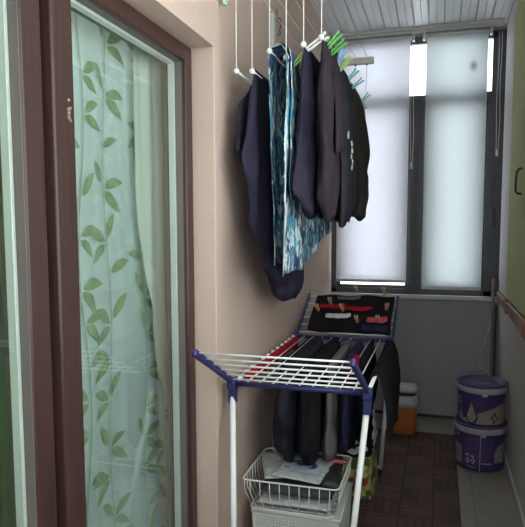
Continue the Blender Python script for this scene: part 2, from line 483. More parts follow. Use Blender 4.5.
for (x0, x1) in ((XL + .045, -.216), (-.121, FR)):
    b = MB(); w = .022; z0, z1 = .950, 2.262
    b.box((x0, YE + .02, z0), (x0 + w, YE + .048, z1), .003); b.box((x1 - w, YE + .02, z0), (x1, YE + .048, z1), .003)
    b.box((x0 + w, YE + .02, z0), (x1 - w, YE + .048, z0 + .028), .003); b.box((x0 + w, YE + .02, z1 - w), (x1 - w, YE + .048, z1), .003)
    s = b.build('sash', m_anthracite, win)
    b = MB(); b.box((x0 + w, GY, z0 + w), (x1 - w, GY + .004, z1 - w)); b.build('glass_pane', glass_win, s)
b = MB(); b.box((XL + .05, GY, 2.337), (FR + .02, GY + .004, 2.69)); b.build('glass_pane', glass_win, win)
b = MB(); b.box((.352, YE - .008, 1.40), (.372, YE + .006, 1.54), .003); b.box((.357, YE - .024, 1.40), (.367, YE - .008, 1.50), .003)
b.build('window_handle', m_handle, win)
b = MB(); b.box((XL, YE - .035, .885), (XR - .0, YE + .02, .915), .004); b.build('window_sill', m_sill, win)

# ------------------------------------------------------------------ roller blinds
def roller_blind(x0, x1, zb, label, chain_x, chain_z, fab):
    t = thing('roller_blind', label, 'blind', ((x0 + x1) / 2, YE - .022, 2.73), 0)
    B = Vector(t.location)
    w = x1 - x0
    b = MB(); b.grid(2, 30, lambda u, v: (-w / 2 + w * u, -.012 + .004 * math.sin(v * 2.2), -.012 - (2.73 - .012 - zb) * v))
    f = b.build('fabric', fab, t); solidify(f, .0008)
    b = MB(); b.tube([(-w / 2 - .01, 0, 0), (w / 2 + .01, 0, 0)], .017, 16); b.build('roller_tube', m_white_pvc, t)
    b = MB(); b.box((-w / 2, -.017, zb - 2.73 - .012), (w / 2, -.005, zb - 2.73 + .010), .004); b.build('bottom_bar', m_bar if w > .5 else m_white_pvc, t)
    for sx in (-1, 1):
        b = MB(); xx = sx * (w / 2 + .018)
        b.box((xx - .009, -.02, -.028), (xx + .009, .02, .026), .004); b.build('bracket', m_bar, t)
    b = MB(); cx = chain_x - B.x; pts = []
    for i in range(9): pts.append((cx - .009 + .003 * math.sin(i), -.03, -.02 + (chain_z - 2.71) * i / 8))
    for i in range(8, -1, -1): pts.append((cx + .009 + .003 * math.sin(i * 1.3), -.03, -.02 + (chain_z - 2.71) * i / 8))
    b.tube(pts, .0018, 6); b.build('chain', m_chain, t)
    b = MB(); b.box((cx - .008, -.036, chain_z - 2.73 - .045), (cx + .008, -.024, chain_z - 2.73 + .0), .004); b.build('chain_weight', m_chain, t)
    return t
roller_blind(-.738, -.226, 1.012, 'white roller blind on the left half of the end window, behind the hanging washing', -.205, 1.86, m_blind)
roller_blind(-.117, .288, .972, 'white roller blind on the right half of the end window, with a small grey smudge', .362, 1.93, m_blind2)

# ------------------------------------------------------------------ balcony door (two glazed sashes)
door = thing('door_1', None, None, (XD, 0, 0)); door['kind'] = 'structure'
def rect_frame(b, y0, y1, z0, z1, wl, wr, wt, wb, xa, xb, bev):
    b.box((xa, y0, z0), (xb, y0 + wl, z1), bev, 3); b.box((xa, y1 - wr, z0), (xb, y1, z1), bev, 3)
    b.box((xa, y0 + wl - .002, z1 - wt), (xb, y1 - wr + .002, z1), bev, 3); b.box((xa, y0 + wl - .002, z0), (xb, y1 - wr + .002, z0 + wb), bev, 3)
b = MB(); b.box((-.09, .10, ZD - .02), (-.008, YD, ZD + .01), .003); b.box((-.09, YD - .015, 0), (-.006, YD + .01, ZD), .003)
b.box((-.09, .10, 0), (-.006, YD, .03), .003); b.box((-.09, 1.195, .02), (-.022, 1.24, ZD - .02), .002); b.build('outer_frame', m_brown, door)
for (y0, y1, wl, wr, xf) in ((.12, 1.206, .075, .073, 0.0), (1.226, YD - .006, .085, .055, .013)):
    b = MB(); rect_frame(b, y0, y1, .03, ZD - .003, wl, wr, .055, .11, -.075 + xf * 0, xf, .006)
    s = b.build('door_sash', m_brown, door)
    g0, g1, gz0, gz1 = y0 + wl, y1 - wr, .14, ZD - .058
    b = MB(); rect_frame(b, g0 - .004, g1 + .004, gz0 - .004, gz1 + .004, .006, .006, .006, .006, -.03, -.004, .001)
    b.build('gasket', m_rubber, s)
    b = MB(); rect_frame(b, g0, g1, gz0, gz1, .012, .012, .010, .012, -.052, -.030, .001)
    b.build('spacer', m_spacer, s)
    b = MB(); b.box((-.029, g0, gz0), (-.025, g1, gz1)); b.build('glass_pane', glass_door, s)
    b = MB(); rect_frame(b, g0 - .002, g1 + .002, gz0, gz1, .01, .01, .01, .01, -.068, -.054, .001); b.build('inner_bead', m_rubber, s)
b = MB()
for (dz, s) in ((.03, .0075), (.012, .006), (0, .0085), (-.018, .006)):
    b.ball((.014, 1.285 + (.004 if dz in (.012, -.018) else -.002), 1.677 + dz), (.004, s * .7, s * .7), 10)
b.box((.0125, 1.279, 1.662), (.0145, 1.291, 1.690), .001)
b.build('latch_plate', m_hardware, door)

# curtains behind the glass: wavy sheets with leafy sprigs printed on them
def curtain(name, label, y0, y1, x, zt, zb, amp, freq, seed, mats, vines, edge=None):
    t = thing(name, label, 'curtain', (x, (y0 + y1) / 2, zb))
    rnd = random.Random(seed); ph = rnd.uniform(0, 6)
    def wave(y, z):
        k = .75 + .25 * math.sin(y * 9 + seed)
        return amp * k * math.sin(y * freq + ph + .25 * math.sin(z * 1.7)) + amp * .35 * math.sin(y * freq * 2.3 + z * .6)
    B = Vector(t.location)
    def pt(y, z, lift=0.0):
        return Vector((x + wave(y, z) + lift * 2, y, z)) - B
    b = MB(); b.grid(max(30, int((y1 - y0) * 160)), 30, lambda u, v: pt((y0 + (edge(zb + (zt - zb) * v) if edge else 0)) * (1 - u) + y1 * u, zb + (zt - zb) * v))
    def quadstrip(pl, pr):
        for i in range(len(pl) - 1): b.poly([pl[i], pr[i], pr[i + 1], pl[i + 1]])
    def leaf(y, z, ang, ln):
        b.mi = 1; n = 8; cols = [[] for _ in range(5)]
        for i in range(n + 1):
            q = i / n; w = ln * .17 * max(.02, math.sin(PI * q ** .85)) ** .9
            cy = y + math.cos(ang) * ln * q; cz = z + math.sin(ang) * ln * q + ln * .08 * math.sin(PI * q)
            for k in range(5):
                o = w * (1 - k * .5)
                cols[k].append(pt(cy - math.sin(ang) * o, cz + math.cos(ang) * o, .003))
        for k in range(4): quadstrip(cols[k], cols[k + 1])
    def stem(pts, w=.0022):
        b.mi = 2
        quadstrip([pt(p[0] - w, p[1], .003) for p in pts], [pt(p[0] + w, p[1], .003) for p in pts])
    for vy in vines:
        z = zb + .1
        pts = []
        while z < zt - .02:
            pts.append((vy + .018 * math.sin(z * 7 + seed + vy * 30), z)); z += .03
        stem(pts)
        k = rnd.uniform(.0, .1); i = 1
        zz = zb + .15 + k
        while zz < zt - .08:
            yy = vy + .018 * math.sin(zz * 7 + seed + vy * 30)
            side = 1 if rnd.random() < .6 else -1
            nl = rnd.choice((1, 2, 2, 3, 3))
            for q in range(nl):
                a = (.25, -.55, 1.0)[q] + rnd.uniform(-.25, .25)
                if (side < 0) != (q == 2): a = PI - a
                sx = 1 if math.cos(a) > 0 else -1
                leaf(yy + sx * .012, zz + (0, -.012, .012)[q], a, rnd.uniform(.075, .115))
            zz += rnd.uniform(.09, .17)
    o = b.build('curtain_cloth', mats, t)
    return t
curtain('curtain', 'teal sheer curtain with green leaf vines behind the wide right door pane', 1.26, 2.46, -1.03, 2.35, .03, .005, 26, 5, [m_sheer, m_leaf, m_stem], [1.57, 1.72, 1.96, 2.10])
curtain('curtain', 'plain pale curtain panel hanging at the far side of the right door pane', 1.86, 2.55, -.995, 2.35, .03, .010, 55, 8, [m_sheer2, m_leaf, m_stem], [], lambda z: .22 * max(0, min(1, (1.55 - z) / .9)) ** 1.3)
curtain('curtain', 'plain dark green drape behind the narrow left door pane', .2, 1.245, -.995, 2.35, .03, .010, 60, 19, [m_drape, m_leaf, m_stem], [], None)
curtain('curtain', 'leaf-print sheer behind the green drape at the left door pane', .2, 1.255, -1.04, 2.35, .03, .006, 26, 13, [m_sheer, m_leaf, m_stem], [1.05, 1.20, .7])

# ------------------------------------------------------------------ green cabinet on the right
cab = thing('wall_cabinet', 'green cabinet with a dark bow handle above the brown rail on the right', 'cabinet', (XR, (CX0 + CX1) / 2, 0.985))
b = MB(); b.box((-.004, CX0 - cab.location.y, 0), (.010, CX1 - cab.location.y, 1.66), .002); b.build('carcass', m_green, cab)
b = MB(); b.box((-.022, CX0 + .01 - cab.location.y, .004), (-.004, CX1 - .003 - cab.location.y, 1.65), .003)
dr = b.build('door', m_green, cab)
y0 = 3.27 - cab.location.y
b = MB(); pts = []
for (x, z) in ((-.020, .518), (-.040, .520), (-.050, .53), (-.051, .57), (-.049, .60), (-.046, .63), (-.036, .642), (-.012, .646)):
    pts.append((x, y0, z + .065))
b.tube(pts, .0055, 10); b.build('handle', m_handle, dr)

# ------------------------------------------------------------------ floor mat
fm = MB(); fm.box((XL + .03, -.9, 0.0005), (.131, 4.14, .009), .002)
o = fm.build('floor_mat', m_parquet); tag(o, 'dark brown basket-weave floor mat running along the balcony beside pale tiles', 'mat')

# ------------------------------------------------------------------ cloth draping
def drape(p0, p1, hA, hB, half=.006, amp=.012, freq=3.0, gap=.008, flare=.02, profA=None, profB=None, seed=0, hem=.03, nu=44, nv=30, sag=0.0, crumple=.006, origin=(0, 0, 0)):
    """sheet laid over a rod p0-p1: side A hangs on the +normal side (right of travel p0->p1 seen from above), side B on the other.
       prof: list of (h fraction, lo, hi) in fractions along the rod"""
    p0 = Vector(p0); p1 = Vector(p1); d = p1 - p0; Lr = d.length; t = d.normalized()
    n = Vector((t.y, -t.x, 0)).normalized(); O = Vector(origin)
    rnd = random.Random(seed); ph = [rnd.uniform(0, 6.28) for _ in range(6)]
    def prof(P, q):
        if not P: return 0., 1.
        for (a, l0, h0), (c, l1, h1) in zip(P, P[1:]):
            if q <= c:
                k = (q - a) / max(1e-6, c - a); k = k * k * (3 - 2 * k)
                return l0 + (l1 - l0) * k, h0 + (h1 - h0) * k
        return P[-1][1], P[-1][2]
    def fold(u, h):
        g = min(1., h / .18) * (.5 + .5 * min(1, h / .5))
        return amp * g * (math.sin(2 * PI * freq * u + ph[0] + h * 1.1) + .5 * math.sin(2 * PI * freq * 1.9 * u + ph[1] - h * 2.3))
    b = MB()
    tot = hA + hB
    def fn(u, v):
        s = hA - tot * v                     # +hA .. -hB
        side = 1 if s >= 0 else -1
        a = abs(s); hmax = hA if side > 0 else hB
        hh = hmax * (1 + hem * math.sin(2 * PI * 1.3 * u + ph[2 + (side > 0)]) + hem * .6 * math.sin(2 * PI * 3.1 * u + ph[4]))
        q = min(1., a / max(1e-6, hmax)); h = hh * q
        lo, hi = prof(profA if side > 0 else profB, q)
        w = lo + (hi - lo) * u
        # top: rounded over the rod
        capz = half * .0
        r = half
        if h < r * 1.5:
            k = h / (r * 1.5); off = r * math.sin(k * PI / 2); z = r * (math.cos(k * PI / 2)) - 0
        else:
            off = r; z = -(h - r * 1.5)
        spread = gap * min(1, h / .1) + flare * (h ** 1.0)
        x = side * (off + spread) + fold(u, h)
        if crumple:
            c3 = mnoise.noise((w * Lr * 9 + seed, h * 7, side * 2.0)); x += crumple * c3 * min(1, h / .08) * 1.6
            z += crumple * .5 * mnoise.noise((w * Lr * 11, h * 9 + seed, 3.0)) * min(1, h / .1)
        base = p0 + d * w
        zz = base.z + z - sag * math.sin(PI * u)
        return Vector((base.x, base.y, 0)) + n * x + Vector((0, 0, zz)) - O
    b.grid(nu, nv, fn)
    return b

def bundle(x, ztop, H, rows, amp=.008, freq=16.0, seed=0, hem=.012, n=84, nv=48, origin=(0, 0, 0), noise=.012):
    """limp garment folded over a rod that runs along y: closed volume with vertical folds.
       rows: list of (height fraction, y low, y high, half thickness, x shift)"""
    O = Vector(origin); rnd = random.Random(seed); ph = [rnd.uniform(0, 6.28) for _ in range(4)]
    def row(q):
        for A, B in zip(rows, rows[1:]):
            if q <= B[0]:
                k = (q - A[0]) / max(1e-6, B[0] - A[0]); k = k * k * (3 - 2 * k)
                return [A[i] + (B[i] - A[i]) * k for i in range(1, 5)]
        return rows[-1][1:]
    b = MB(); Rg = []
    for k in range(nv + 1):
        q = k / nv; lo, hi, th, dx = row(q); h = H * q; ring = []
        end = math.sqrt(max(0.02, 1 - max(0, (q - .95) / .05) ** 2)) if q > .95 else 1
        top = math.sqrt(min(1, q / .03 + .15))
        g = min(1, h / .2)
        for j in range(n):
            a = 2 * PI * j / n; c_, s_ = math.cos(a), math.sin(a)
            yy = (lo + hi) / 2 + (hi - lo) / 2 * math.copysign(abs(c_) ** .8, c_) * (.55 + .45 * end if q > .95 else 1)
            fo = amp * g * (math.sin(freq * yy + ph[0] + 1.6 * h) + .6 * math.sin(freq * 2.1 * yy + ph[1] - 2.2 * h))
            fs = amp * .9 * g * math.sin(freq * 2.7 * yy + ph[2] * (1 if s_ > 0 else 2) + h * 1.3) * s_
            fo += amp * .45 * g * math.sin(freq * 4.3 * yy + ph[3] + 3.1 * h + 1.5 * math.sin(h * 9)) + amp * .5 * g * mnoise.noise((yy * 30 + 5 * h, h * 3.5, seed))
            nz = noise * g * mnoise.noise((yy * 8 + seed, h * 6, s_ * 1.5)) + noise * .5 * g * mnoise.noise((yy * 19, h * 13 + seed, s_ * 2))
            xx = x + dx + th * top * math.copysign(abs(s_) ** .8, s_) * end + fo + fs + nz
            yy += noise * g * mnoise.noise((h * 8, s_ * 2, c_ * 2 + seed)) * 1.2
            zz = ztop - h + (hem * (math.sin(yy * 17 + ph[3]) + .5 * math.sin(yy * 39)) * max(0, q - .6) / .4)
            ring.append(b.bm.verts.new(Vector((xx, yy, zz)) - O))
        Rg.append(ring)
    for A, B in zip(Rg, Rg[1:]):
        for j in range(n):
            f = b.face([A[j], A[(j + 1) % n], B[(j + 1) % n], B[j]]); f.smooth = True
    b.face(list(reversed(Rg[0]))); b.face(Rg[-1])
    return b

def garment(name, label, cat, m, rod, group=None, thick=.0025, **kw):
    p0, p1 = Vector(rod[0]), Vector(rod[1])
    org = (p0 + p1) / 2
    b = drape(p0, p1, origin=org, **kw)
    return b, org

# ------------------------------------------------------------------ ceiling clothes airer
RY0, RY1, YFB = 2.1, 3.36, 3.42
rods = [(-.714, 1.962), (-.655, 1.958), (-.59, 2.022), (-.53, 1.995), (-.468, 2.034), (-.405, 2.053)]
ZBAR = 2.315
air = thing('ceiling_airer', 'white cord-hung ceiling airer with six rods along the beige wall', 'clothes airer', (XL, 3.06, ZBAR))
AO = Vector(air.location)
for yb in (RY0, YFB):
    b = MB(); b.box(Vector((XL + .001, yb - .014, ZBAR - .018)) - AO, Vector((-.392 if yb < 3 else -.368, yb + .014, ZBAR + .018)) - AO, .004)
    bar = b.build('support_bar', m_bar, air)
    b = MB(); b.box(Vector((XL, yb - .03, ZBAR - .05)) - AO, Vector((XL + .012, yb + .03, ZBAR + .05)) - AO, .004); b.build('wall_plate', m_bar, bar)
    for (x, z) in rods:
        b = MB(); b.ball(Vector((x, yb, ZBAR - .018)) - AO, .007, 8); b.build('eyelet', m_handle, bar)
for i, (x, z) in enumerate(rods):
    b = MB(); b.tube([Vector((x, RY0, z)) - AO, Vector((x, RY1, z)) - AO], .005, 10); r = b.build('rod', m_rod, air)
    for y in (RY0, RY1):
        b = MB(); b.ball(Vector((x, y, z)) - AO, (.0105, .010, .0105), 14); b.build('end_cap', m_rod, r)
    b = MB(); b.tube([Vector((x, RY0, z)) - AO, Vector((x, RY0, ZBAR - .018)) - AO], .0022, 6); b.build('cord', m_cord, air)
    b = MB(); b.tube([Vector((x, RY1, z)) - AO, Vector((x, YFB, ZBAR - .018)) - AO], .0014, 6); b.build('cord', m_cord, air)
    b = MB(); b.tube([Vector((x, RY0, ZBAR + .019)) - AO, Vector((x, 2.76, ZBAR + .015)) - AO, Vector((x, YFB, ZBAR + .019)) - AO], .0013, 6); b.build('pull_cord', m_cord, air)
# loose cord end that carries the mint peg
b = MB(); b.tube([Vector((-.757, RY0, ZBAR - .018)) - AO, Vector((-.757, RY0, 2.262)) - AO], .0014, 6); b.build('cord', m_cord, air)

# bar with hook on the plaster
wb = thing('wall_bar', 'narrow pale bar fixed upright on the beige wall behind the floral cloth', 'bar', (XL, 2.81, 2.03))
b = MB(); b.box((0, -.018, 0), (.016, .018, .37), .003); b.build('strip', m_white_pvc, wb)
hk = thing('wall_hook', 'small dark wire hook on the beige wall beside the pale upright bar', 'hook', (XL, 2.90, 2.365))
b = MB(); b.tube([(.004, 0, .05), (.02, .003, .04), (.022, .008, .015), (.014, .01, -.01), (.02, .003, -.03), (.008, 0, -.04)], .0025, 8); b.build('wire', m_handle, hk)
b = MB(); b.box((0, -.012, .03), (.006, .014, .09), .002); b.build('back_plate', m_hardware, hk)

# ------------------------------------------------------------------ clothes pegs
def peg_mesh(size, wood):
    """two jaw halves and a spring, long axis +z (jaws at z=0), thickness along x"""
    jaws = []
    for s in (-1, 1):
        b = MB()
        prof = [(0, .0005, .0055), (.018, .0025, .008), (.03, .001, .008), (.055, .003, .0095), (.075, .006, .0125)] if not wood else \
               [(0, .0005, .0065), (.02, .0005, .007), (.03, .0012, .007), (.075, .004, .009)]
        w = .008 if not wood else .007
        R = []
        for (z, i, o) in prof:
            R.append([b.bm.verts.new((s * i * size, -w * size, z * size)), b.bm.verts.new((s * o * size, -w * size, z * size)),
                      b.bm.verts.new((s * o * size, w * size, z * size)), b.bm.verts.new((s * i * size, w * size, z * size))])
        for A, B in zip(R, R[1:]):
            for j in range(4): b.face([A[j], A[(j + 1) % 4], B[(j + 1) % 4], B[j]])
        b.face(R[0]); b.face(R[-1])
        jaws.append(b)
    sp = MB()
    pts = [(.006 * size * math.cos(a * .9), (-.0055 + .011 * a / 20) * size, (.027 + .0042 * math.sin(a * .9)) * size) for a in range(21)]
    sp.tube(pts, .0009 * size, 5)
    return jaws, sp
PEGS = {}
def peg(kind, m, label, loc, rot, size=1.0, wood=False, group=None):
    key = (kind, size)
    if key not in PEGS:
        t = thing('clothes_peg', label, 'clothes peg', loc)
        jaws, sp = peg_mesh(size, wood)
        for j in jaws: j.build('jaw', m, t)
        sp.build('spring', m_spring, t)
        PEGS[key] = t
    else:
        t = copy_tree(PEGS[key])
    t.location = loc; t.rotation_euler = rot; t['label'] = label
    if group: t['group'] = group
    elif 'group' in t: del t['group']
    return t
G1 = 'plastic pegs on the ceiling airer'
peg('green', m_pin_green, 'bright green plastic peg at the near end of the rightmost ceiling rod', (-.402, 2.17, 2.030), (.15, .75, .25), 1.0, group=G1)
peg('green', m_pin_green, 'green plastic peg lying right behind the brightest green one on the rightmost rod', (-.402, 2.24, 2.028), (.2, .9, .2), 1.0, group=G1)
peg('lime', m_pin_lime, 'lime green peg holding the floral cloth to its rod', (-.528, 2.17, 1.975), (.3, .75, .3), .9, group=G1)
peg('lime', m_pin_lime, 'second lime peg on the floral cloth, a little farther along the rod', (-.528, 2.26, 1.975), (.3, .5, .3), .9, group=G1)
peg('lime', m_pin_lime, 'lime peg on the dark shirts next to the sky blue peg', (-.400, 2.47, 2.030), (.1, .7, .2), .9, group=G1)
peg('blue', m_pin_blue, 'sky blue peg on the dark shirts below the near pegs', (-.402, 2.40, 2.032), (.1, .45, .2), .95, group=G1)
peg('teal', m_pin_teal, 'pale teal peg on the dark washing left of the grey support bar end', (-.402, 2.66, 2.030), (.1, .75, .2), .9, group=G1)
peg('teal', m_pin_teal, 'teal peg on the brown-black shirt just above its nearer shoulder', (-.402, 2.80, 2.030), (.1, .9, .2), .9, group=G1)
peg('teal', m_pin_teal, 'teal peg farthest along the washing, near the window', (-.402, 3.12, 2.030), (.1, .8, .2), .85, group=G1)
peg('white', m_pin_white, 'white plastic peg between the ends of the two rightmost ceiling rods', (-.462, 2.13, 2.022), (.05, 1.0, .1), 1.15, group=G1)
peg('mint', m_pin_mint, 'mint peg hanging alone at the top beside the beige wall', (-.757, RY0, 2.195), (0, 0, .6), 1.15)

# ------------------------------------------------------------------ washing on the ceiling airer
def hang(name, label, cat, m, i, y0, y1, group=None, thick=.0025, dx=0.0, **kw):
    x, z = rods[i]
    p0 = Vector((x + dx, y0, z + .002)); p1 = Vector((x + dx, y1, z + .002)); org = Vector((x + dx, (y0 + y1) / 2, z))
    b = drape(p0, p1, origin=org, **kw)
    t = thing(name, label, cat, org)
    if group: t['group'] = group
    return t, b, org
# navy trousers on the second rod
org = Vector((-.655, 2.4, 1.965))
t = thing('trousers', 'long navy trousers folded over the rod nearest the beige wall', 'trousers', org)
bundle(-.655, 1.972, .90, [(0, 2.125, 2.74, .010, 0), (.12, 2.11, 2.74, .026, -.006), (.35, 2.08, 2.76, .034, -.014), (.6, 2.15, 2.80, .038, -.012), (.8, 2.28, 2.84, .038, -.008), (.93, 2.46, 2.84, .036, -.004), (1, 2.52, 2.80, .028, 0)],
       amp=.009, freq=13, seed=4, hem=.004, origin=org).build('trouser_cloth', m_navy, t)
bundle(-.700, 1.935, .34, [(0, 2.22, 2.5, .006, 0), (.3, 2.12, 2.55, .016, -.01), (.7, 2.10, 2.5, .018, -.012), (1, 2.2, 2.42, .008, -.002)], amp=.004, freq=11, seed=6, origin=org, nv=20).build('pocket_panel', m_navy, t)
# floral cloth over the third and fourth rods
x3, z3 = -.56, 2.008
p0 = Vector((x3, 2.10, z3)); p1 = Vector((x3, 3.02, z3)); org = Vector((x3, 2.5, z3))
t = thing('floral_dress', 'blue and white leaf-patterned cloth hanging between the dark garments', 'dress', org)
b = drape(p0, p1, .83, .80, half=.036, amp=.007, freq=3.2, gap=.0, flare=-.012, seed=21, hem=.004, origin=org, nu=70, nv=40,
          profA=[(0, -.03, .9), (.5, -.05, .95), (.8, -.05, 1.0), (1, -.06, 1.0)], profB=[(0, 0, .9), (1, .03, .6)])
# hem lifts towards the far end
for v in b.bm.verts:
    if v.co.z < -.35 and v.co.x > 0: v.co.z += max(0, (v.co.y + .15)) * .24 * min(1, (-.35 - v.co.z) / .4)
solidify(b.build('dress_cloth', m_floral, t), .002)
b = drape(p0 + Vector((.0, .02, 0)), p1, .56, .03, half=.042, amp=.007, freq=3.2, gap=.003, flare=-.008, seed=21, hem=.012, origin=org, nu=60,
          profA=[(0, -.02, .85), (1, -.02, .8)], profB=[(0, 0, .85), (1, 0, .85)])
solidify(b.build('upper_tier', m_floral, t), .002)
b = MB(); b.tube([(.036 + .004, -.415, -.06), (.037, -.43, -.3), (.036, -.44, -.6), (.034, -.45, -.745)], .0025, 8); b.build('hem_binding', m_lining, t)

# dark shirts on rods five and six
G2 = 'dark shirts on the ceiling airer'
def sleeve(org, m, parent, pts, r0, r1, name='sleeve'):
    """a limp flattened sleeve hanging along a path"""
    b = MB(); P = [Vector(p) - org for p in pts]; n = 14; R = []
    for i, p in enumerate(P):
        k = i / (len(P) - 1); ry = r0 + (r1 - r0) * k; rx = .012
        R.append([b.bm.verts.new(p + Vector((rx * math.cos(2 * PI * j / n) * (1 + .3 * math.sin(3 * j + i)), ry * math.sin(2 * PI * j / n), .01 * math.sin(2 * PI * j / n)))) for j in range(n)])
    for A, B in zip(R, R[1:]):
        for j in range(n):
            f = b.face([A[j], A[(j + 1) % n], B[(j + 1) % n], B[j]]); f.smooth = True
    b.face(R[0]); b.face(R[-1])
    return b.build(name, m, parent)
org = Vector((-.468, 2.3, 2.036))
t = thing('tshirt', 'near-black shirt over the rod beside the floral cloth', 'shirt', org, group=None)
bundle(-.468, 2.043, .60, [(0, 2.12, 2.50, .010, 0), (.12, 2.11, 2.52, .020, 0), (.5, 2.10, 2.55, .024, -.004), (.85, 2.08, 2.58, .026, -.006), (1, 2.16, 2.5, .018, -.004)],
       amp=.009, freq=17, seed=31, hem=.008, origin=org).build('shirt_cloth', m_navy, t)
org = Vector((-.405, 2.28, 2.055))
t = thing('tshirt', 'plum-black shirt with a drooping sleeve at the near end of the rightmost rod', 'shirt', org)
bundle(-.405, 2.062, .63, [(0, 2.12, 2.42, .010, 0), (.12, 2.11, 2.45, .022, .002), (.5, 2.08, 2.45, .028, .006), (.85, 2.12, 2.47, .030, .010), (1, 2.18, 2.42, .020, .010)],
       amp=.010, freq=17, seed=37, hem=.010, origin=org).build('shirt_cloth', m_plum, t)
sleeve(org, m_plum, t, [(-.388, 2.28, 1.98), (-.372, 2.26, 1.88), (-.362, 2.23, 1.78), (-.358, 2.21, 1.71), (-.357, 2.20, 1.675)], .06, .06)
sleeve(org, m_plum, t, [(-.375, 2.38, 1.75), (-.364, 2.36, 1.65), (-.358, 2.33, 1.52), (-.356, 2.30, 1.41)], .05, .045, 'sleeve')
org = Vector((-.405, 2.6, 2.055))
t = thing('tshirt', 'navy shirt with a small white print, third from the near end', 'shirt', org)
bundle(-.405, 2.062, .64, [(0, 2.48, 2.74, .010, 0), (.12, 2.47, 2.75, .022, .002), (.5, 2.45, 2.76, .030, .008), (.85, 2.47, 2.76, .030, .012), (1, 2.5, 2.72, .020, .012)],
       amp=.009, freq=17, seed=41, hem=.008, origin=org).build('shirt_cloth', m_char, t)
rr = random.Random(5)
for (cy, cz, ry, rz) in ((2.475, 1.775, .012, .016), (2.49, 1.742, .020, .010), (2.505, 1.715, .016, .013), (2.485, 1.690, .012, .010), (2.515, 1.672, .014, .009), (2.50, 1.648, .010, .010)):
    b = MB(); b.poly([Vector((-.352 - .012 * (cy < 2.48), cy + ry * math.cos(a) * rr.uniform(.55, 1.3), cz + rz * math.sin(a) * rr.uniform(.55, 1.3))) - org for a in [q * PI / 5 for q in range(10)]])
    solidify(b.build('white_print', m_lining, t), .004)
org = Vector((-.405, 3.0, 2.055))
t = thing('tshirt', 'brown-black shirt farthest along the rightmost rod, against the blind', 'shirt', org)
bundle(-.405, 2.062, .62, [(0, 2.78, 3.14, .010, 0), (.12, 2.77, 3.20, .022, .002), (.4, 2.77, 3.24, .028, .004), (.8, 2.78, 3.22, .030, .008), (1, 2.84, 3.14, .018, .008)],
       amp=.009, freq=16, seed=47, hem=.012, origin=org).build('shirt_cloth', m_olive, t)
t, b, org = hang('trousers', 'dark garment deep between the shirts on the fifth rod', 'trousers', m_black, 4, 2.6, 3.15,
                 hA=.62, hB=.60, half=.008, amp=.010, freq=2.0, gap=.008, flare=.014, seed=53, hem=.03)
solidify(b.build('trouser_cloth', m_black, t), .0025)

# ------------------------------------------------------------------ folding clothes rack
RX0, RX1, FY, BY, RZ = -.738, -.232, 2.105, 3.14, .815
rack = thing('drying_rack', 'blue and white folding clothes rack with raised wings in mid balcony', 'drying rack', ((RX0 + RX1) / 2, (FY + BY) / 2, 0))
KO = Vector(rack.location)
def kv(*p): return Vector(p) - KO
def part_tube(name, m, pts, r, parent=None, n=12):
    b = MB(); b.tube([Vector(p) - KO for p in pts], r, n); return b.build(name, m, parent or rack)
# body: side rails in white tube, end rails blue, rods lengthwise
for x in (RX0, RX1): part_tube('side_rail', m_rod, [(x, FY, RZ), (x, BY, RZ)], .008)
part_tube('end_rail', m_blue, [(RX0 - .01, FY, RZ), (RX1 + .01, FY, RZ)], .010)
part_tube('end_rail', m_blue, [(RX0 - .01, BY, RZ), (RX1 + .01, BY, RZ)], .010)
NR = 9
bx = [RX0 + (RX1 - RX0) * (k + 1) / (NR + 1) for k in range(NR)]
for x in bx: part_tube('body_rod', m_rod, [(x, FY, RZ + .004), (x, BY, RZ + .004)], .0028, n=8)
# corner joints
for (x, y) in ((RX0, FY), (RX1, FY), (RX0, BY), (RX1, BY)):
    b = MB(); s = -1 if y == FY else 1
    b.box(kv(x - .015, y - .016, RZ - .075), kv(x + .015, y + .016, RZ + .014), .005)
    b.box(kv(x - .017, y - .024, RZ - .02), kv(x + .017, y + .024, RZ + .018), .006)
    b.build('corner_joint', m_blue, rack)
# legs lean in a little on the right
for (tp, ft) in (((RX0, FY, RZ - .03), (-.66, 1.88, .012)), ((RX1, FY + .01, RZ - .03), (-.292, 1.96, .012)),
                 ((RX0, BY, RZ - .03), (-.66, 3.34, .012)), ((RX1, BY, RZ - .03), (-.292, 3.345, .012))):
    lg = part_tube('leg', m_rod, [tp, ft], .0112)
    d = (Vector(ft) - Vector(tp)).normalized(); f = Vector(ft)
    b = MB(); b.tube([f - d * .035 - KO, f - KO], [.0125, .0135], 12); b.build('foot', m_blue, lg)
# brace between the feet
part_tube('cross_bar', m_rod, [(-.66, 3.32, .06), (-.292, 3.325, .06)], .006)
# wings
def wing(y0, z0, y1, z1, n, xa0, xa1, xb0, xb1):
    for (xs, xe) in ((xa0, xa1), (xb0, xb1)):
        b = MB(); p = kv(xs, y0, z0); q = kv(xe, y1, z1); d = (q - p).normalized()
        sx = Vector((1, 0, 0)); up = sx.cross(d)
        b.obox((p + q) / 2, (sx, d, up), (.015, (q - p).length + .03, .026), .005); b.build('wing_rail', m_blue, rack)
    for k in range(n):
        q = (k + .12) / (n - .7)
        y = y0 + (y1 - y0) * q; z = z0 + (z1 - z0) * q
        part_tube('wing_rod', m_rod, [(xa0 + (xa1 - xa0) * q, y, z + .006), (xb0 + (xb1 - xb0) * q, y, z + .006)], .0034, n=8)
wing(FY - .01, RZ + .012, 1.755, 1.0, 6, RX0, RX0 - .002, RX1 + .0, RX1 - .005)
wing(BY + .02, RZ + .012, 3.46, 1.0, 6, RX0 + .005, RX0 + .01, RX1 + .01, RX1 + .012)

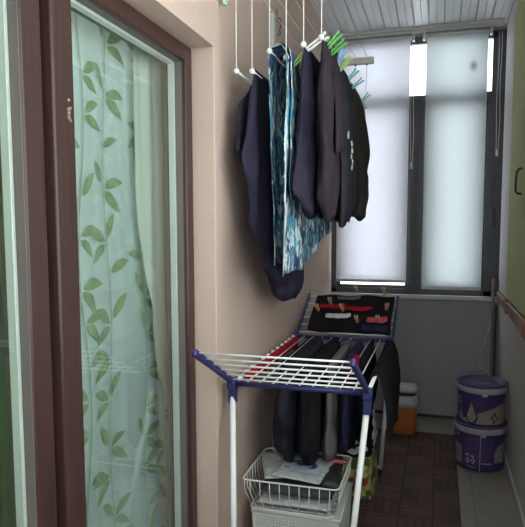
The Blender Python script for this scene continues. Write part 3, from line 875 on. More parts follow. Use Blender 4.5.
# ------------------------------------------------------------------ washing on the rack
def rack_cloth(name, label, cat, m, x, y0, y1, hA, hB, z=RZ + .008, part='cloth', group=None, **kw):
    p0 = Vector((x, y0, z)); p1 = Vector((x, y1, z)); org = Vector((x, (y0 + y1) / 2, z))
    t = thing(name, label, cat, org, group=group)
    b = drape(p0, p1, hA, hB, origin=org, **kw)
    solidify(b.build(part, m, t), .0025)
    return t, org
c = dict(half=.022, amp=.006, freq=2.0, gap=.004, flare=.012, hem=.02, crumple=.006)
ZR = RZ - .012
def rack_bundle(name, label, cat, m, x, H, rows, seed, part='cloth', amp=.009):
    org = Vector((x, 2.7, RZ))
    t = thing(name, label, cat, org)
    bundle(x, RZ + .018, H, rows, amp=amp, freq=15, seed=seed, hem=.016, origin=org).build(part, m, t)
    return t
rack_cloth('tshirt', "black cloth at the rack's left end behind the red dotted garment", 'shirt', m_black, bx[1] - .004, 2.50, 3.09, .20, .20, z=ZR, seed=61, **{**c, 'half': .018})
rack_bundle('trousers', 'charcoal-navy trousers hanging lowest over the wire basket', 'trousers', m_char, bx[2] - .004, .43,
            [(0, 2.34, 3.08, .034, 0), (.1, 2.30, 3.08, .044, 0), (.45, 2.29, 3.0, .048, -.006), (.75, 2.33, 2.9, .042, -.010), (.93, 2.40, 2.8, .036, -.006), (1, 2.42, 2.74, .026, -.004)], 62)
rack_bundle('trousers', 'near-black trousers hanging between the charcoal-navy pair and the grey cloth', 'trousers', m_black, bx[4] - .018, .42,
            [(0, 2.33, 3.08, .038, 0), (.1, 2.29, 3.08, .046, 0), (.5, 2.30, 3.0, .044, -.004), (.8, 2.31, 2.9, .038, -.008), (.94, 2.36, 2.84, .032, -.004), (1, 2.40, 2.76, .022, .002)], 63)
rack_bundle('tshirt', 'grey cloth hanging between dark clothes under the rack', 'shirt', m_grey, bx[5] + .004, .43,
            [(0, 2.46, 3.06, .020, 0), (.1, 2.44, 3.06, .022, 0), (.5, 2.42, 3.0, .028, -.002), (.85, 2.40, 2.9, .034, -.004), (1, 2.43, 2.8, .026, -.004)], 64)
rack_bundle('trousers', 'navy blue trousers right of the grey cloth on the rack', 'trousers', m_navy2, bx[6] + .014, .42,
            [(0, 2.5, 3.08, .018, -.004), (.1, 2.48, 3.08, .024, 0), (.5, 2.47, 3.0, .028, 0), (.85, 2.47, 2.95, .028, 0), (1, 2.5, 2.85, .02, 0)], 65)
rack_bundle('trousers', 'black trousers on the rack next to its right rail', 'trousers', m_black, bx[7] + .018, .40,
            [(0, 2.6, 3.08, .012, 0), (.1, 2.58, 3.08, .020, 0), (.5, 2.57, 3.0, .022, 0), (.85, 2.57, 2.95, .022, 0), (1, 2.6, 2.85, .016, 0)], 66)
t, org = rack_cloth('tshirt', 'black shirt hanging over the right side rail of the rack', 'shirt', m_black, RX1 + .002, 2.30, 3.10, .25, .10, z=RZ - .002, seed=67,
           **{**c, 'amp': .010, 'flare': .13, 'gap': .02, 'hem': .03, 'half': .014, 'freq': 1.6, 'profA': [(0, .05, 1), (.4, -.03, 1.03), (.75, -.03, .98), (1, -.02, .5)]})
# red garment with white dots along its fold, on the left rail
t, org = rack_cloth('dotted_garment', 'red garment with white dots along its fold on the left rack rail', 'garment', m_red, RX0 + .018, 2.20, 3.08, .05, .02, z=RZ + .004, seed=68,
           **{**c, 'amp': .002, 'half': .010, 'gap': .004, 'hem': .02})
for k in range(11):
    b = MB(); b.ball(Vector((RX0 + .010, 2.24 + k * .08, RZ + .016)) - org, (.009, .010, .009), 10); b.build('white_dot', m_lining, t)
t, org = rack_cloth('sock', 'small red cloth over the rack rods by the black shirt', 'sock', m_red, bx[7] - .005, 2.45, 2.62, .05, .08, z=RZ + .016, seed=69, **{**c, 'half': .012, 'amp': .003})

# things clipped on the far raised wing: coordinates (u across, q up the slope)
WA = Vector((RX0 + .012, BY + .02, RZ + .012)); WU = Vector((RX1 - RX0, 0, 0)); WV = Vector((0, 3.46 - BY - .02, 1.0 - RZ - .012))
WN = WV.cross(Vector((1, 0, 0))).normalized()
if WN.y > 0: WN = -WN
def wing_sheet(u0, u1, q0, q1, off, seed, amp=.004, nu=16, nv=12, rag=.0, th=.004):
    org = WA + WU * ((u0 + u1) / 2) + WV * ((q0 + q1) / 2) + WN * off
    rnd = random.Random(seed); ph = rnd.uniform(0, 6)
    b = MB()
    def fn(u, v):
        uu = u0 + (u1 - u0) * u; qq = q0 + (q1 - q0) * v
        qq += rag * math.sin(u * 9 + ph) * (1 - v) + rag * .5 * math.sin(u * 21 + ph) * (1 - v)
        uu += rag * .4 * math.sin(v * 7 + ph)
        return WA + WU * uu + WV * qq + WN * (off + amp * math.sin(u * 14 + ph + v * 3) + amp * .6 * math.sin(v * 11 + u * 5)) - org
    b.grid(nu, nv, fn)
    return b, org
def wing_item(name, label, cat, m, u0, u1, q0, q1, off, seed, part='cloth', **kw):
    b, org = wing_sheet(u0, u1, q0, q1, off, seed, **kw)
    t = thing(name, label, cat, org); solidify(b.build(part, m, t), kw.get('th', .004)); return t
wing_item('tshirt', 'large black cloth spread over the raised far wing of the rack', 'shirt', m_black, .09, .97, .01, .97, .018, 71, nu=30, nv=16, rag=.012)
# socks: a flattened foot-and-leg outline with thickness
def sock(label, m, u, q, ang, ln, w, off, group=None):
    org = WA + WU * u + WV * q + WN * off
    e1 = Vector((1, 0, 0)); e2 = WV.normalized()
    a1 = e1 * math.cos(ang) + e2 * math.sin(ang); a2 = -e1 * math.sin(ang) + e2 * math.cos(ang)
    path = [(-.5, 0), (-.3, .01), (-.1, 0), (.1, -.01), (.25, 0), (.36, .06), (.46, .12), (.5, .14)]
    wid = [.42, .46, .46, .48, .56, .5, .42, .22]
    b = MB(); n = 12; R = []
    for (pl, pp), ww in zip(path, wid):
        c0 = a1 * pl * ln + a2 * pp * ln * .6
        R.append([b.bm.verts.new(c0 + a2 * math.cos(2 * PI * j / n) * w * ww + WN * math.sin(2 * PI * j / n) * .006) for j in range(n)])
    for A, B in zip(R, R[1:]):
        for j in range(n): b.face([A[j], A[(j + 1) % n], B[(j + 1) % n], B[j]]).smooth = True
    b.face(R[0]); b.face(R[-1])
    t = thing('sock', label, 'sock', org, group=group)
    b.build('knit', m, t); return t
sock('left half of the red socks across the middle of the far wing', m_red, .30, .62, .02, .16, .036, .032)
sock('right half of the red socks across the middle of the far wing', m_red, .56, .58, -.06, .19, .036, .032)
sock('coral sock low on the right of the far wing', m_coral, .82, .30, .05, .11, .050, .034)
sock('white sock hanging low on the far wing below the red socks', m_whitecloth, .36, .36, .0, .10, .042, .034)
sock('second white sock touching the first on the far wing', m_whitecloth, .44, .34, .12, .10, .036, .040)
sock('dark grey sock near the top of the far wing', m_grey, .47, .86, .0, .13, .03, .030)
wing_item('cloth', 'blue cloth along the lower right edge of the far wing', 'cloth', m_navy2, .66, .93, .04, .18, .030, 75, rag=.02)
wood_spots = [(.17, .48, 'leftmost wooden peg on the far wing'), (.29, .66, 'wooden peg on the left red sock'), (.44, .50, 'wooden peg between the red and white socks'),
              (.55, 1.0, 'wooden peg at the top middle of the far wing beside the grey sock'), (.62, .22, 'lone wooden peg low in the middle of the far wing'),
              (.86, .97, 'wooden peg at the top right of the far wing'), (.90, .56, 'wooden peg just above the coral sock'), (.84, .24, 'wooden peg on the coral sock')]
upw = WV.normalized()
eul = Matrix((Vector((1, 0, 0)), WN, upw)).transposed()
for k, (u, q, lab) in enumerate(wood_spots):
    loc = WA + WU * u + WV * q + WN * .038
    M = eul @ Matrix.Rotation([.1, -.05, .05, 0, 0, .03, -.25, .02][k], 3, 'Y')
    peg('wood', m_pin_wood, lab, loc, M.to_euler(), 1.05, True, 'wooden pegs on the far wing')

# ------------------------------------------------------------------ paint tubs
def paint_tub(loc, R, Ht, label, lower, lidmat):
    t = thing('paint_tub', label, 'paint tub', loc)
    b = MB(); b.lathe([(R * .93, 0), (R * .95, .004), (R * .965, Ht * .5), (R * .98, Ht - .04), (R * .985, Ht - .03)], n=56)
    b.build('tub', m_purple_dk, t)
    b = MB(); b.lathe([(R * .99, Ht - .05), (R * 1.02, Ht - .047), (R * 1.025, Ht - .02), (R * 1.02, Ht - .016)], n=56); b.build('rim_band', m_tubwhite, t)
    b = MB(); b.lathe([(R * 1.0, Ht - .016), (R * 1.02, Ht - .012), (R * 1.02, Ht - .004), (R * 1.0, Ht), (R * .93, Ht + .001), (R * .915, Ht - .008), (R * .6, Ht - .009), (.003, Ht - .009)], n=56)
    lid = b.build('lid', lidmat, t)
    # printed label: patches on the round wall, angle 0 faces the camera
    a0 = math.atan2(0 - loc[1], 0 - loc[0])
    def cyl(a, z, lift):
        r = R * (.945 + .04 * z / Ht) + lift
        return Vector((r * math.cos(a0 + a), r * math.sin(a0 + a), z))
    lb = MB()
    def patch(poly, mi, lift, n=14):
        # polygon given as (a, zlow, zhigh) columns
        lb.mi = mi
        cols = []
        for (qa, zl, zh), (qb, zl2, zh2) in zip(poly, poly[1:]):
            k = max(1, int(abs(qb - qa) / .1))
            for i in range(k): cols.append((qa + (qb - qa) * i / k, zl + (zl2 - zl) * i / k, zh + (zh2 - zh) * i / k))
        cols.append(poly[-1])
        for A, B in zip(cols, cols[1:]):
            lb.poly([cyl(A[0], A[1], lift), cyl(B[0], B[1], lift), cyl(B[0], B[2], lift), cyl(A[0], A[2], lift)])
    def ring(a, z, ra, rz, mi, lift, th=.35):
        lb.mi = mi; n = 20
        for i in range(n):
            p, q = 2 * PI * i / n, 2 * PI * (i + 1) / n
            pts = [(a + ra * math.cos(p), z + rz * math.sin(p)), (a + ra * math.cos(q), z + rz * math.sin(q)),
                   (a + ra * (1 - th) * math.cos(q), z + rz * (1 - th) * math.sin(q)), (a + ra * (1 - th) * math.cos(p), z + rz * (1 - th) * math.sin(p))]
            lb.poly([cyl(x, y, lift) for x, y in pts])
    top = Ht - .055
    # angles: negative = left in view? a grows counter-clockwise seen from above = to the right in view
    if not lower:
        patch([(-.9, .012, .030), (-.55, .012, .045), (-.2, .012, .070), (.3, .012, .10), (.75, .012, .125), (1.3, .012, .14)], 1, .0012)
        patch([(-.2, .072, .078), (.3, .098, .104), (.75, .122, .128), (1.3, .137, .144)], 2, .002)
        # drop shape
        patch([(-.68, .050, .060), (-.60, .024, .088), (-.49, .014, .124), (-.42, .012, .152), (-.33, .012, .126), (-.22, .018, .090), (-.13, .044, .062)], 5, .002)
        patch([(-.62, .055, .058), (-.55, .030, .082), (-.46, .020, .118), (-.42, .018, .142), (-.36, .018, .122), (-.26, .026, .084), (-.19, .050, .058)], 1, .0026)
        patch([(-1.1, .04, .05), (-1.0, .02, .085), (-.9, .018, .07), (-.82, .03, .04)], 1, .002)
        for k, (a, z, s) in enumerate(((.45, .055, .05), (.6, .07, .05), (.72, .05, .06), (.55, .03, .04))):
            patch([(a - s, z - .010, z + .010), (a + s, z - .014, z + .012)], 4 if k % 2 else 2, .002)
        ring(-1.05, .135, .12, .022, 3, .002)
    else:
        patch([(-1.2, .03, .15), (-.75, .03, .135)], 1, .0012)
        patch([(.62, .05, .12), (.8, .05, .15), (1.25, .05, .17)], 1, .0012)
        patch([(-.66, .035, top - .01), (.0, .035, top - .01)], 4, .001)
        patch([(.06, .06, top - .03), (.58, .06, top - .01)], 4, .001)
        patch([(.015, .006, top), (.04, .006, top)], 3, .0018)
        for z in (.10, .115, .13, .145, .165, .18, .195):
            patch([(-.6, z, z + .0035), (-.1, z, z + .0035)], 0, .0018)
        for z in (.09, .105, .12, .14, .16, .175): patch([(.1, z, z + .0035), (.52, z, z + .0035)], 0, .0018)
        patch([(.08, .048, .054), (.5, .048, .054)], 3, .0018)
        patch([(-.56, .088, .100), (-.42, .086, .098)], 3, .002); patch([(-.34, .083, .095), (-.2, .081, .092)], 3, .002)
        for a in (-.46, -.24):
            patch([(a - .09, .060, .061), (a, .042, .080), (a + .09, .060, .061)], 3, .002)
            patch([(a - .04, .060, .061), (a, .052, .070), (a + .04, .060, .061)], 5, .0026)
        patch([(-.5, .024, .028), (-.15, .020, .024)], 3, .002)
        patch([(-1.15, .13, .165), (-.95, .14, .15)], 2, .0016)
        ring(-1.0, .215, .13, .026, 3, .002)
    lb.build('printed_label', [m_violetlab, m_beigelab, m_redline, m_tubwhite, m_purple, m_darklid], t)
    # lid print and the tear tab
    b = MB(); rr = random.Random(2); ca, sa = math.cos(a0 + PI / 2), math.sin(a0 + PI / 2)
    for k in range(7):
        u = -.05 + k * .014; s = .009 if k % 3 else .012
        q = [(u, -.035), (u + .010, -.035), (u + .010, -.035 + s * 1.4), (u, -.035 + s * 1.4)]
        b.poly([Vector((ca * x - math.cos(a0) * y * -1 , sa * x + math.sin(a0) * y, Ht - .0078)) for x, y in [(p[0], -p[1]) for p in q]])
    solidify(b.build('lid_print', m_tubwhite, lid), .0006)
    b = MB(); p = cyl(.12, Ht - .05, .012); tt = Vector((-math.sin(a0 + .12), math.cos(a0 + .12), 0)); nn = Vector((math.cos(a0 + .12), math.sin(a0 + .12), 0))
    b.obox(p, (tt, nn, Vector((0, 0, 1))), (.03, .012, .018), .003); b.build('tear_tab', m_tubwhite, t)
    # wire handle folded down at the back and sides
    b = MB(); pts = [cyl(PI / 2 + .15 + (PI - .3) * i / 16, Ht - .035 - .09 * math.sin(PI * i / 16), .012 + .006 * math.sin(PI * i / 16)) for i in range(17)]
    b.tube(pts, .0022, 6); b.build('handle', m_bar, t)
    return t
paint_tub((.258, 3.69, 0), .146, .268, 'larger purple paint tub standing on the tiles, under the other tub', True, m_purple)
paint_tub((.261, 3.70, .262), .138, .238, 'smaller purple paint tub with a drop print, stacked on top of the other', False, m_purple)

# ------------------------------------------------------------------ orange container
t = thing('storage_bucket', 'orange plastic bucket with a cloudy lid in the far corner by the rack', 'bucket', (-.215, 4.135, .009))
def rsq(b, levels, e=4.0, n=40, cap0=True, cap1=True):
    R = []
    for (r, z) in levels:
        ring = []
        for j in range(n):
            a = 2 * PI * j / n; c_, s_ = math.cos(a), math.sin(a)
            k = (abs(c_) ** e + abs(s_) ** e) ** (-1 / e)
            ring.append(b.bm.verts.new((r * k * c_, r * k * s_, z)))
        R.append(ring)
    for A, B in zip(R, R[1:]):
        for j in range(n): b.face([A[j], A[(j + 1) % n], B[(j + 1) % n], B[j]]).smooth = True
    if cap0: b.face(list(reversed(R[0])))
    if cap1: b.face(R[-1])
    return b
rsq(MB(), [(.078, 0), (.086, .006), (.094, .10), (.098, .185), (.098, .19)]).build('body', m_orange, t)
rsq(MB(), [(.098, .19), (.104, .194), (.105, .222), (.102, .226), (.100, .262), (.094, .268)]).build('collar', m_clear, t)
rsq(MB(), [(.088, .268), (.084, .284), (.082, .288)]).build('dark_band', m_darklid, t)
rsq(MB(), [(.093, .288), (.096, .292), (.094, .312), (.08, .322), (.03, .326)]).build('lid', m_clear, t)

# ------------------------------------------------------------------ pole and cable in the right corner
t = thing('wooden_pole', 'thin brown pole leaning upright in the corner behind the paint tubs', 'pole', (.372, 4.385, 0))
b = MB(); b.tube([(0, 0, 0), (-.001, .018, .4), (-.003, .034, .8), (-.005, .045, 1.04)], .0105, 12); b.build('shaft', m_pole, t)
b = MB(); b.ball((-.005, .045, 1.042), (.0105, .0105, .008), 12); b.build('end_knob', m_pole, t)
t = thing('dark_pole', 'thin dark rod standing in the corner right beside the brown pole', 'pole', (.388, 4.425, 0))
b = MB(); b.tube([(0, 0, 0), (.004, .03, .86)], .007, 10); b.build('shaft', m_darklid, t)
t = thing('cable', 'thin white cable hanging in a curve on the grey end panel', 'cable', (.37, YE - .02, 0))
b = MB(); b.tube([(.012, 0, .88), (-.007, 0, .75), (-.031, 0, .642), (-.067, 0, .532), (-.088, 0, .45), (-.07, 0, .40), (-.03, 0, .39), (-.005, 0, .36), (.0, 0, .18), (-.004, 0, .02), (-.01, -.02, .004), (-.05, -.03, .004)], .0022, 6); b.build('wire', m_cord, t)

# ------------------------------------------------------------------ hamper with wire basket
HX0, HX1, HY0, HY1, HZ = -.722, -.358, 2.29, 2.66, .245
ham = thing('laundry_hamper', 'white perforated hamper under the rack, carrying the wire basket', 'hamper', ((HX0 + HX1) / 2, (HY0 + HY1) / 2, .009))
HO = Vector(ham.location)
def perforated(p0, p1, z0, z1, inset, nx, nz):
    """a wall with square holes between p0 and p1; top leans out"""
    b = MB(); p0 = Vector(p0); p1 = Vector(p1)
    mid = Vector(((HX0 + HX1) / 2, (HY0 + HY1) / 2, 0))
    def P(u, v):
        q = p0 + (p1 - p0) * u; k = 1 - inset * (1 - v)
        return Vector((mid.x + (q.x - mid.x) * k, mid.y + (q.y - mid.y) * k, z0 + (z1 - z0) * v)) - HO
    for i in range(nx):
        for j in range(nz):
            u0, u1, v0, v1 = i / nx, (i + 1) / nx, j / nz, (j + 1) / nz
            hole = 0 < i < nx - 1 and 0 < j < nz - 2
            if not hole: b.poly([P(u0, v0), P(u1, v0), P(u1, v1), P(u0, v1)]); continue
            f = .27; a0_, a1_, c0, c1 = u0 + (u1 - u0) * f, u1 - (u1 - u0) * f, v0 + (v1 - v0) * f, v1 - (v1 - v0) * f
            b.poly([P(u0, v0), P(u1, v0), P(a1_, c0), P(a0_, c0)]); b.poly([P(u1, v0), P(u1, v1), P(a1_, c1), P(a1_, c0)])
            b.poly([P(u1, v1), P(u0, v1), P(a0_, c1), P(a1_, c1)]); b.poly([P(u0, v1), P(u0, v0), P(a0_, c0), P(a0_, c1)])
    bmesh.ops.remove_doubles(b.bm, verts=b.bm.verts[:], dist=1e-5)
    return b
for (p, q, n) in (((HX0, HY0, 0), (HX1, HY0, 0), 30), ((HX1, HY0, 0), (HX1, HY1, 0), 30), ((HX1, HY1, 0), (HX0, HY1, 0), 12), ((HX0, HY1, 0), (HX0, HY0, 0), 12)):
    solidify(perforated(p, q, .012, HZ - .006, .06, n, 20 if n == 30 else 8).build('side_panel', m_hamper, ham), .003)
b = MB(); b.tube([Vector(p) - HO for p in ((HX0, HY0, HZ - .012), (HX1, HY0, HZ - .012), (HX1, HY1, HZ - .012), (HX0, HY1, HZ - .012))], .007, 8, closed=True); b.build('rim', m_hamper, ham)
b = MB(); b.box(Vector((HX0 + .015, HY0 + .015, .010)) - HO, Vector((HX1 - .015, HY1 - .015, .016)) - HO); b.build('base', m_hamper, ham)
b = MB(); b.box(Vector((HX0 + .004, HY0 + .004, HZ - .014)) - HO, Vector((HX1 - .004, HY1 - .004, HZ - .008)) - HO, .002); b.build('lid', m_hamper, ham)

WX0, WX1, WY0, WY1, WZ0, WZ1 = -.748, -.352, 2.235, 2.60, .252, .385
bas = thing('wire_basket', 'white wire basket full of packets on top of the hamper', 'basket', ((WX0 + WX1) / 2, (WY0 + WY1) / 2, WZ0))
BO = Vector(bas.location)
def rrect(x0, x1, y0, y1, z, r=.03, n=5):
    out = []
    for (cx, cy, a) in ((x1 - r, y0 + r, -PI / 2), (x1 - r, y1 - r, 0), (x0 + r, y1 - r, PI / 2), (x0 + r, y0 + r, PI)):
        for i in range(n + 1): out.append(Vector((cx + r * math.cos(a + PI / 2 * i / n), cy + r * math.sin(a + PI / 2 * i / n), z)))
    return out
IN = .026
b = MB(); b.tube([p - BO for p in rrect(WX0, WX1, WY0, WY1, WZ1, .025)], .0036, 8, closed=True); b.build('rim', m_wire, bas)
b = MB(); b.tube([p - BO for p in rrect(WX0 + IN, WX1 - IN, WY0 + IN, WY1 - IN, WZ0 + .006, .02)], .0036, 8, closed=True); b.build('base_ring', m_wire, bas)
def wire_at(x, y, xi, yi):
    b = MB(); b.tube([Vector(p) - BO for p in ((x, y, WZ1), (x * .9 + xi * .1, y * .9 + yi * .1, WZ1 - .06), (xi, yi, WZ0 + .006))], .0018, 6); b.build('wire', m_wire, bas)
for k in range(9):
    q = (k + .6) / 9.2; x = WX0 + .01 + (WX1 - WX0 - .02) * q; xi = WX0 + IN + .01 + (WX1 - WX0 - 2 * IN - .02) * q
    wire_at(x, WY0, xi, WY0 + IN); wire_at(x, WY1, xi, WY1 - IN)
for k in range(9):
    q = (k + .5) / 9; y = WY0 + .01 + (WY1 - WY0 - .02) * q; yi = WY0 + IN + .01 + (WY1 - WY0 - 2 * IN - .02) * q
    wire_at(WX0, y, WX0 + IN, yi); wire_at(WX1, y, WX1 - IN, yi)
for k in range(6):
    y = WY0 + IN + (WY1 - WY0 - 2 * IN) * (k + .5) / 6
    b = MB(); b.tube([Vector((WX0 + IN, y, WZ0 + .004)) - BO, Vector((WX1 - IN, y, WZ0 + .004)) - BO], .002, 6); b.build('base_wire', m_wire, bas)

# contents of the basket
def pillow(b, sx, sy, sz, seed, wr=.2, n=22, pw=.5):
    """soft packet: two bulged faces meeting in a seam"""
    for s in (-1, 1):
        def fn(u, v, s=s):
            x, y = 2 * u - 1, 2 * v - 1
            e = max(0, (1 - x ** 4)) * max(0, (1 - y ** 4))
            h = sz * e ** pw
            w = wr * sz * mnoise.noise((x * 3.1 + seed, y * 3.3, s * .5)) * e
            w += wr * .5 * sz * mnoise.noise((x * 8 + seed, y * 7, s * .5)) * e
            ex = 1 + .03 * mnoise.noise((y * 3, seed, 0)); ey = 1 + .03 * mnoise.noise((x * 3, seed, 5))
            return Vector((x * sx * ex, y * sy * ey, s * (h + w) if s > 0 else -h * .8))
        b.grid(n, n, fn)
    bmesh.ops.remove_doubles(b.bm, verts=b.bm.verts[:], dist=1e-5)
    return b
t = thing('cloth_bundle', 'dark grey folded cloth in the middle of the wire basket', 'cloth', (-.545, 2.46, .322)); t.rotation_euler = (.04, .03, .05)
pillow(MB(), .15, .16, .030, 3).build('folded_cloth', m_packdark, t)
t = thing('plastic_packet', 'crumpled clear plastic packet at the bottom of the wire basket', 'packet', (-.545, 2.42, .276)); t.rotation_euler = (0, 0, .0)
pillow(MB(), .158, .145, .014, 7, .5).build('film', m_pack, t)
t = thing('plastic_packet', 'clear plastic packet on the top left of the basket pile', 'packet', (-.64, 2.46, .372)); t.rotation_euler = (.02, -.02, .35)
pillow(MB(), .085, .14, .014, 9, .5).build('film', m_pack, t)
t = thing('printed_packet', 'flat packet with a blue oval print on top of the basket pile', 'packet', (-.53, 2.42, .385)); t.rotation_euler = (.03, .03, -.10)
pillow(MB(), .105, .125, .010, 12, .25).build('film', m_pack, t)
def arc_print(b, pts, w, z):
    for (x, y), (x2, y2), wa, wb in zip(pts, pts[1:], w, w[1:]):
        dx, dy = x2 - x, y2 - y; l = math.hypot(dx, dy); nx, ny = -dy / l, dx / l
        b.poly([(x + nx * wa, y + ny * wa, z), (x - nx * wa, y - ny * wa, z), (x2 - nx * wb, y2 - ny * wb, z), (x2 + nx * wb, y2 + ny * wb, z)])
b = MB(); b.mi = 1
b.poly([(-.082, -.075, .0148), (.08, -.075, .0148), (.08, .05, .0148), (-.082, .05, .0148)])
b.mi = 0
arc_print(b, [(.055 * math.cos(a) - .005, .034 * math.sin(a) - .01) for a in [2.9 - i * .22 for i in range(18)]], [.004 + .010 * math.sin(PI * i / 17) for i in range(18)], .0156)
arc_print(b, [(.014 * math.cos(a) - .012, .010 * math.sin(a) - .004) for a in [i * .45 for i in range(15)]], [.007] * 15, .0156)
arc_print(b, [(-.07, -.05), (-.06, -.056), (-.045, -.05)], [.004, .007, .003], .0156)
solidify(b.build('blue_print', [m_packblue, m_packlight], t), .0006)
t = thing('pouch', 'black pouch at the right end of the basket pile', 'pouch', (-.415, 2.43, .356)); t.rotation_euler = (.1, .25, .2)
pillow(MB(), .045, .10, .026, 15).build('fabric', m_darklid, t)
t = thing('snack_packet', 'pink-red packet at the far right corner of the wire basket', 'packet', (-.405, 2.545, .375)); t.rotation_euler = (-.4, .1, .3)
pillow(MB(), .04, .04, .010, 17, .4).build('film', m_packred, t)
t = thing('plastic_bottle', 'white bottle standing between the wire basket and the beige wall', 'bottle', (-.738, 2.80, .009))
b = MB(); b.lathe([(.030, 0), (.036, .006), (.036, .40), (.034, .43), (.018, .46), (.014, .47)], n=24); b.build('bottle_body', m_hamper, t)
b = MB(); b.lathe([(.017, .47), (.017, .50), (.012, .505)], n=20); b.build('cap', m_rod, t)

# ------------------------------------------------------------------ printed shopping bag
t = thing('shopping_bag', 'printed shopping bag with black top and green fruit pattern at the rack foot', 'bag', (-.388, 3.14, .009), 0)
def bag(b, z0, z1, bulge):
    n = 40; m_ = 14; R = []
    for k in range(m_ + 1):
        q = k / m_; z = z0 + (z1 - z0) * q; zz = z / .58
        hx = .085 * (1 - .45 * zz) + .006; hy = .15 * (1 - .10 * zz)
        ring = []
        for j in range(n):
            a = 2 * PI * j / n; c_, s_ = math.cos(a), math.sin(a); e = 5
            kk = (abs(c_) ** e + abs(s_) ** e) ** (-1 / e)
            w = .010 * mnoise.noise((c_ * 2.2, s_ * 2.6, z * 7)) + .006 * mnoise.noise((c_ * 6, s_ * 7, z * 16))
            ring.append(b.bm.verts.new((c_ * kk * (hx + w), s_ * kk * (hy + w), z)))
        R.append(ring)
    for A, B in zip(R, R[1:]):
        for j in range(n): b.face([A[j], A[(j + 1) % n], B[(j + 1) % n], B[j]]).smooth = True
    return R
b = MB(); R = bag(b, 0, .22, 1); b.face(list(reversed(R[0]))); b.build('fruit_print_body', m_bag, t)
b = MB(); R = bag(b, .22, .58, 1); b.face(R[-1]); up = b.build('black_top', m_black, t)
b = MB()
def bagpt(y, z):
    zz = z / .58; return (.085 * (1 - .45 * zz) + .018, y, z)
def blob(y, z, ry, rz, seed):
    rr = random.Random(seed); b.poly([bagpt(y + ry * math.cos(a) * rr.uniform(.7, 1.2), z + rz * math.sin(a) * rr.uniform(.7, 1.2)) for a in [q * PI / 5 for q in range(10)]])
for (y, z, ry, rz) in ((-.02, .44, .05, .026), (.03, .40, .05, .02), (-.06, .385, .06, .02), (.06, .345, .07, .022), (-.03, .335, .05, .016), (-.03, .50, .02, .035), (.01, .47, .03, .02)):
    blob(y, z - .06, ry, rz, int(1000 * (z + y)))
rr = random.Random(9)
for (x, z, rx, rz) in ((.02, .42, .010, .022), (.03, .36, .022, .03), (.0, .31, .03, .02), (.035, .27, .03, .016), (-.01, .25, .03, .015), (.03, .46, .008, .02)):
    b.poly([(x + rx * math.cos(a) * rr.uniform(.7, 1.2), -.158 * (1 - .1 * z / .58), z + rz * math.sin(a) * rr.uniform(.7, 1.2)) for a in [q * PI / 5 for q in range(10)]])
solidify(b.build('white_print', m_lining, t), .004)
b = MB()
for s in (-1, 1):
    b.tube([(s * .03, -.09, .57), (s * .025, -.07, .63), (s * .02, 0, .66), (s * .025, .07, .63), (s * .03, .09, .57)], .004, 6)
b.build('strap', m_black, t)

# ------------------------------------------------------------------ side window behind the camera's right shoulder
w2 = thing('window_2', None, None, (0, 0, 0)); w2['kind'] = 'structure'
b = MB(); ya, yb_, za, zb_ = YB + .2, 2.02, .98, 2.62
b.box((XR + .03, ya, za), (XR + .09, ya + .05, zb_), .003); b.box((XR + .03, yb_ - .05, za), (XR + .09, yb_, zb_), .003)
b.box((XR + .03, ya, za), (XR + .09, yb_, za + .05), .003); b.box((XR + .03, ya, zb_ - .05), (XR + .09, yb_, zb_), .003)
b.box((XR + .03, .45, za), (XR + .09, .52, zb_), .003); b.build('window_frame', m_anthracite, w2)
b = MB(); b.box((XR + .058, ya + .04, za + .04), (XR + .062, yb_ - .04, zb_ - .04)); b.build('glass_pane', glass_win, w2)

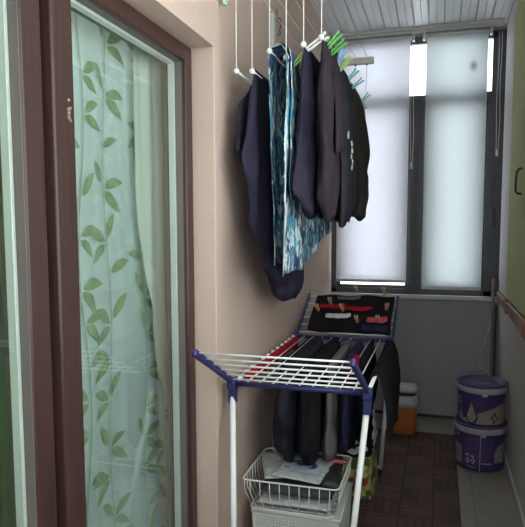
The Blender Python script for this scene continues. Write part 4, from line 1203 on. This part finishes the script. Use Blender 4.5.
# ------------------------------------------------------------------ light
w = bpy.data.worlds.new('overcast_sky'); scene.world = w; w.use_nodes = True
bg = w.node_tree.nodes['Background']; bg.inputs['Color'].default_value = (.95, .97, 1.0, 1); bg.inputs['Strength'].default_value = 5.0
def area(name, loc, direction, sx, sy, power, color=(1, 1, 1), portal=False):
    l = bpy.data.lights.new(name, 'AREA'); l.shape = 'RECTANGLE'; l.size = sx; l.size_y = sy; l.energy = power; l.color = color
    o = bpy.data.objects.new(name, l); COL.objects.link(o); o.location = loc
    o.rotation_euler = Vector(direction).to_track_quat('-Z', 'Y').to_euler()
    if portal: l.cycles.is_portal = True
    return o
area('sky_portal_end', ((XL + XR) / 2, YE + .065, 1.83), (0, -1, 0), 1.18, 1.8, 1, portal=True)
area('sky_portal_side', (XR + .12, (ya + yb_) / 2, 1.8), (-1, 0, 0), 1.6, yb_ - ya, 1, portal=True)
area('sky_portal_back', ((XL + XR) / 2, YB - .08, 1.8), (0, 1, 0), 1.0, 1.6, 1, portal=True)

# unseen lamp added behind the curtains to brighten them
l = bpy.data.lights.new('curtain_fill_lamp', 'POINT'); l.energy = 36; l.color = (1.0, .97, .92); l.shadow_soft_size = .15
lo = bpy.data.objects.new('curtain_fill_lamp', l); COL.objects.link(lo); lo.location = (-1.9, 1.5, 2.45)

# ------------------------------------------------------------------ camera
f_px, py = 600.0, 283.22665958
th, ps, ro = math.radians(5.24441681), math.radians(16.40226747), math.radians(-.13996843)
F = Vector((-math.sin(ps) * math.cos(th), math.cos(ps) * math.cos(th), -math.sin(th)))
Rv = Vector((math.cos(ps), math.sin(ps), 0)); U = Rv.cross(F)
c_, s_ = math.cos(ro), math.sin(ro)
R2 = Rv * c_ + U * s_; U2 = -Rv * s_ + U * c_
cam = bpy.data.cameras.new('camera'); co = bpy.data.objects.new('camera', cam); COL.objects.link(co)
M = Matrix((R2, U2, -F)).transposed().to_4x4(); M.translation = (0, 0, 1.4)
co.matrix_world = M
cam.sensor_fit = 'HORIZONTAL'; cam.sensor_width = 36; cam.lens = 36 * f_px / 525
cam.shift_x = 0; cam.shift_y = (py - 263.5) / 525
cam.clip_start = .02
scene.camera = co
vs = scene.view_settings
vs.view_transform = 'Standard'; vs.look = 'None'; vs.gamma = 1; vs.use_curve_mapping = False; vs.exposure = 0.12
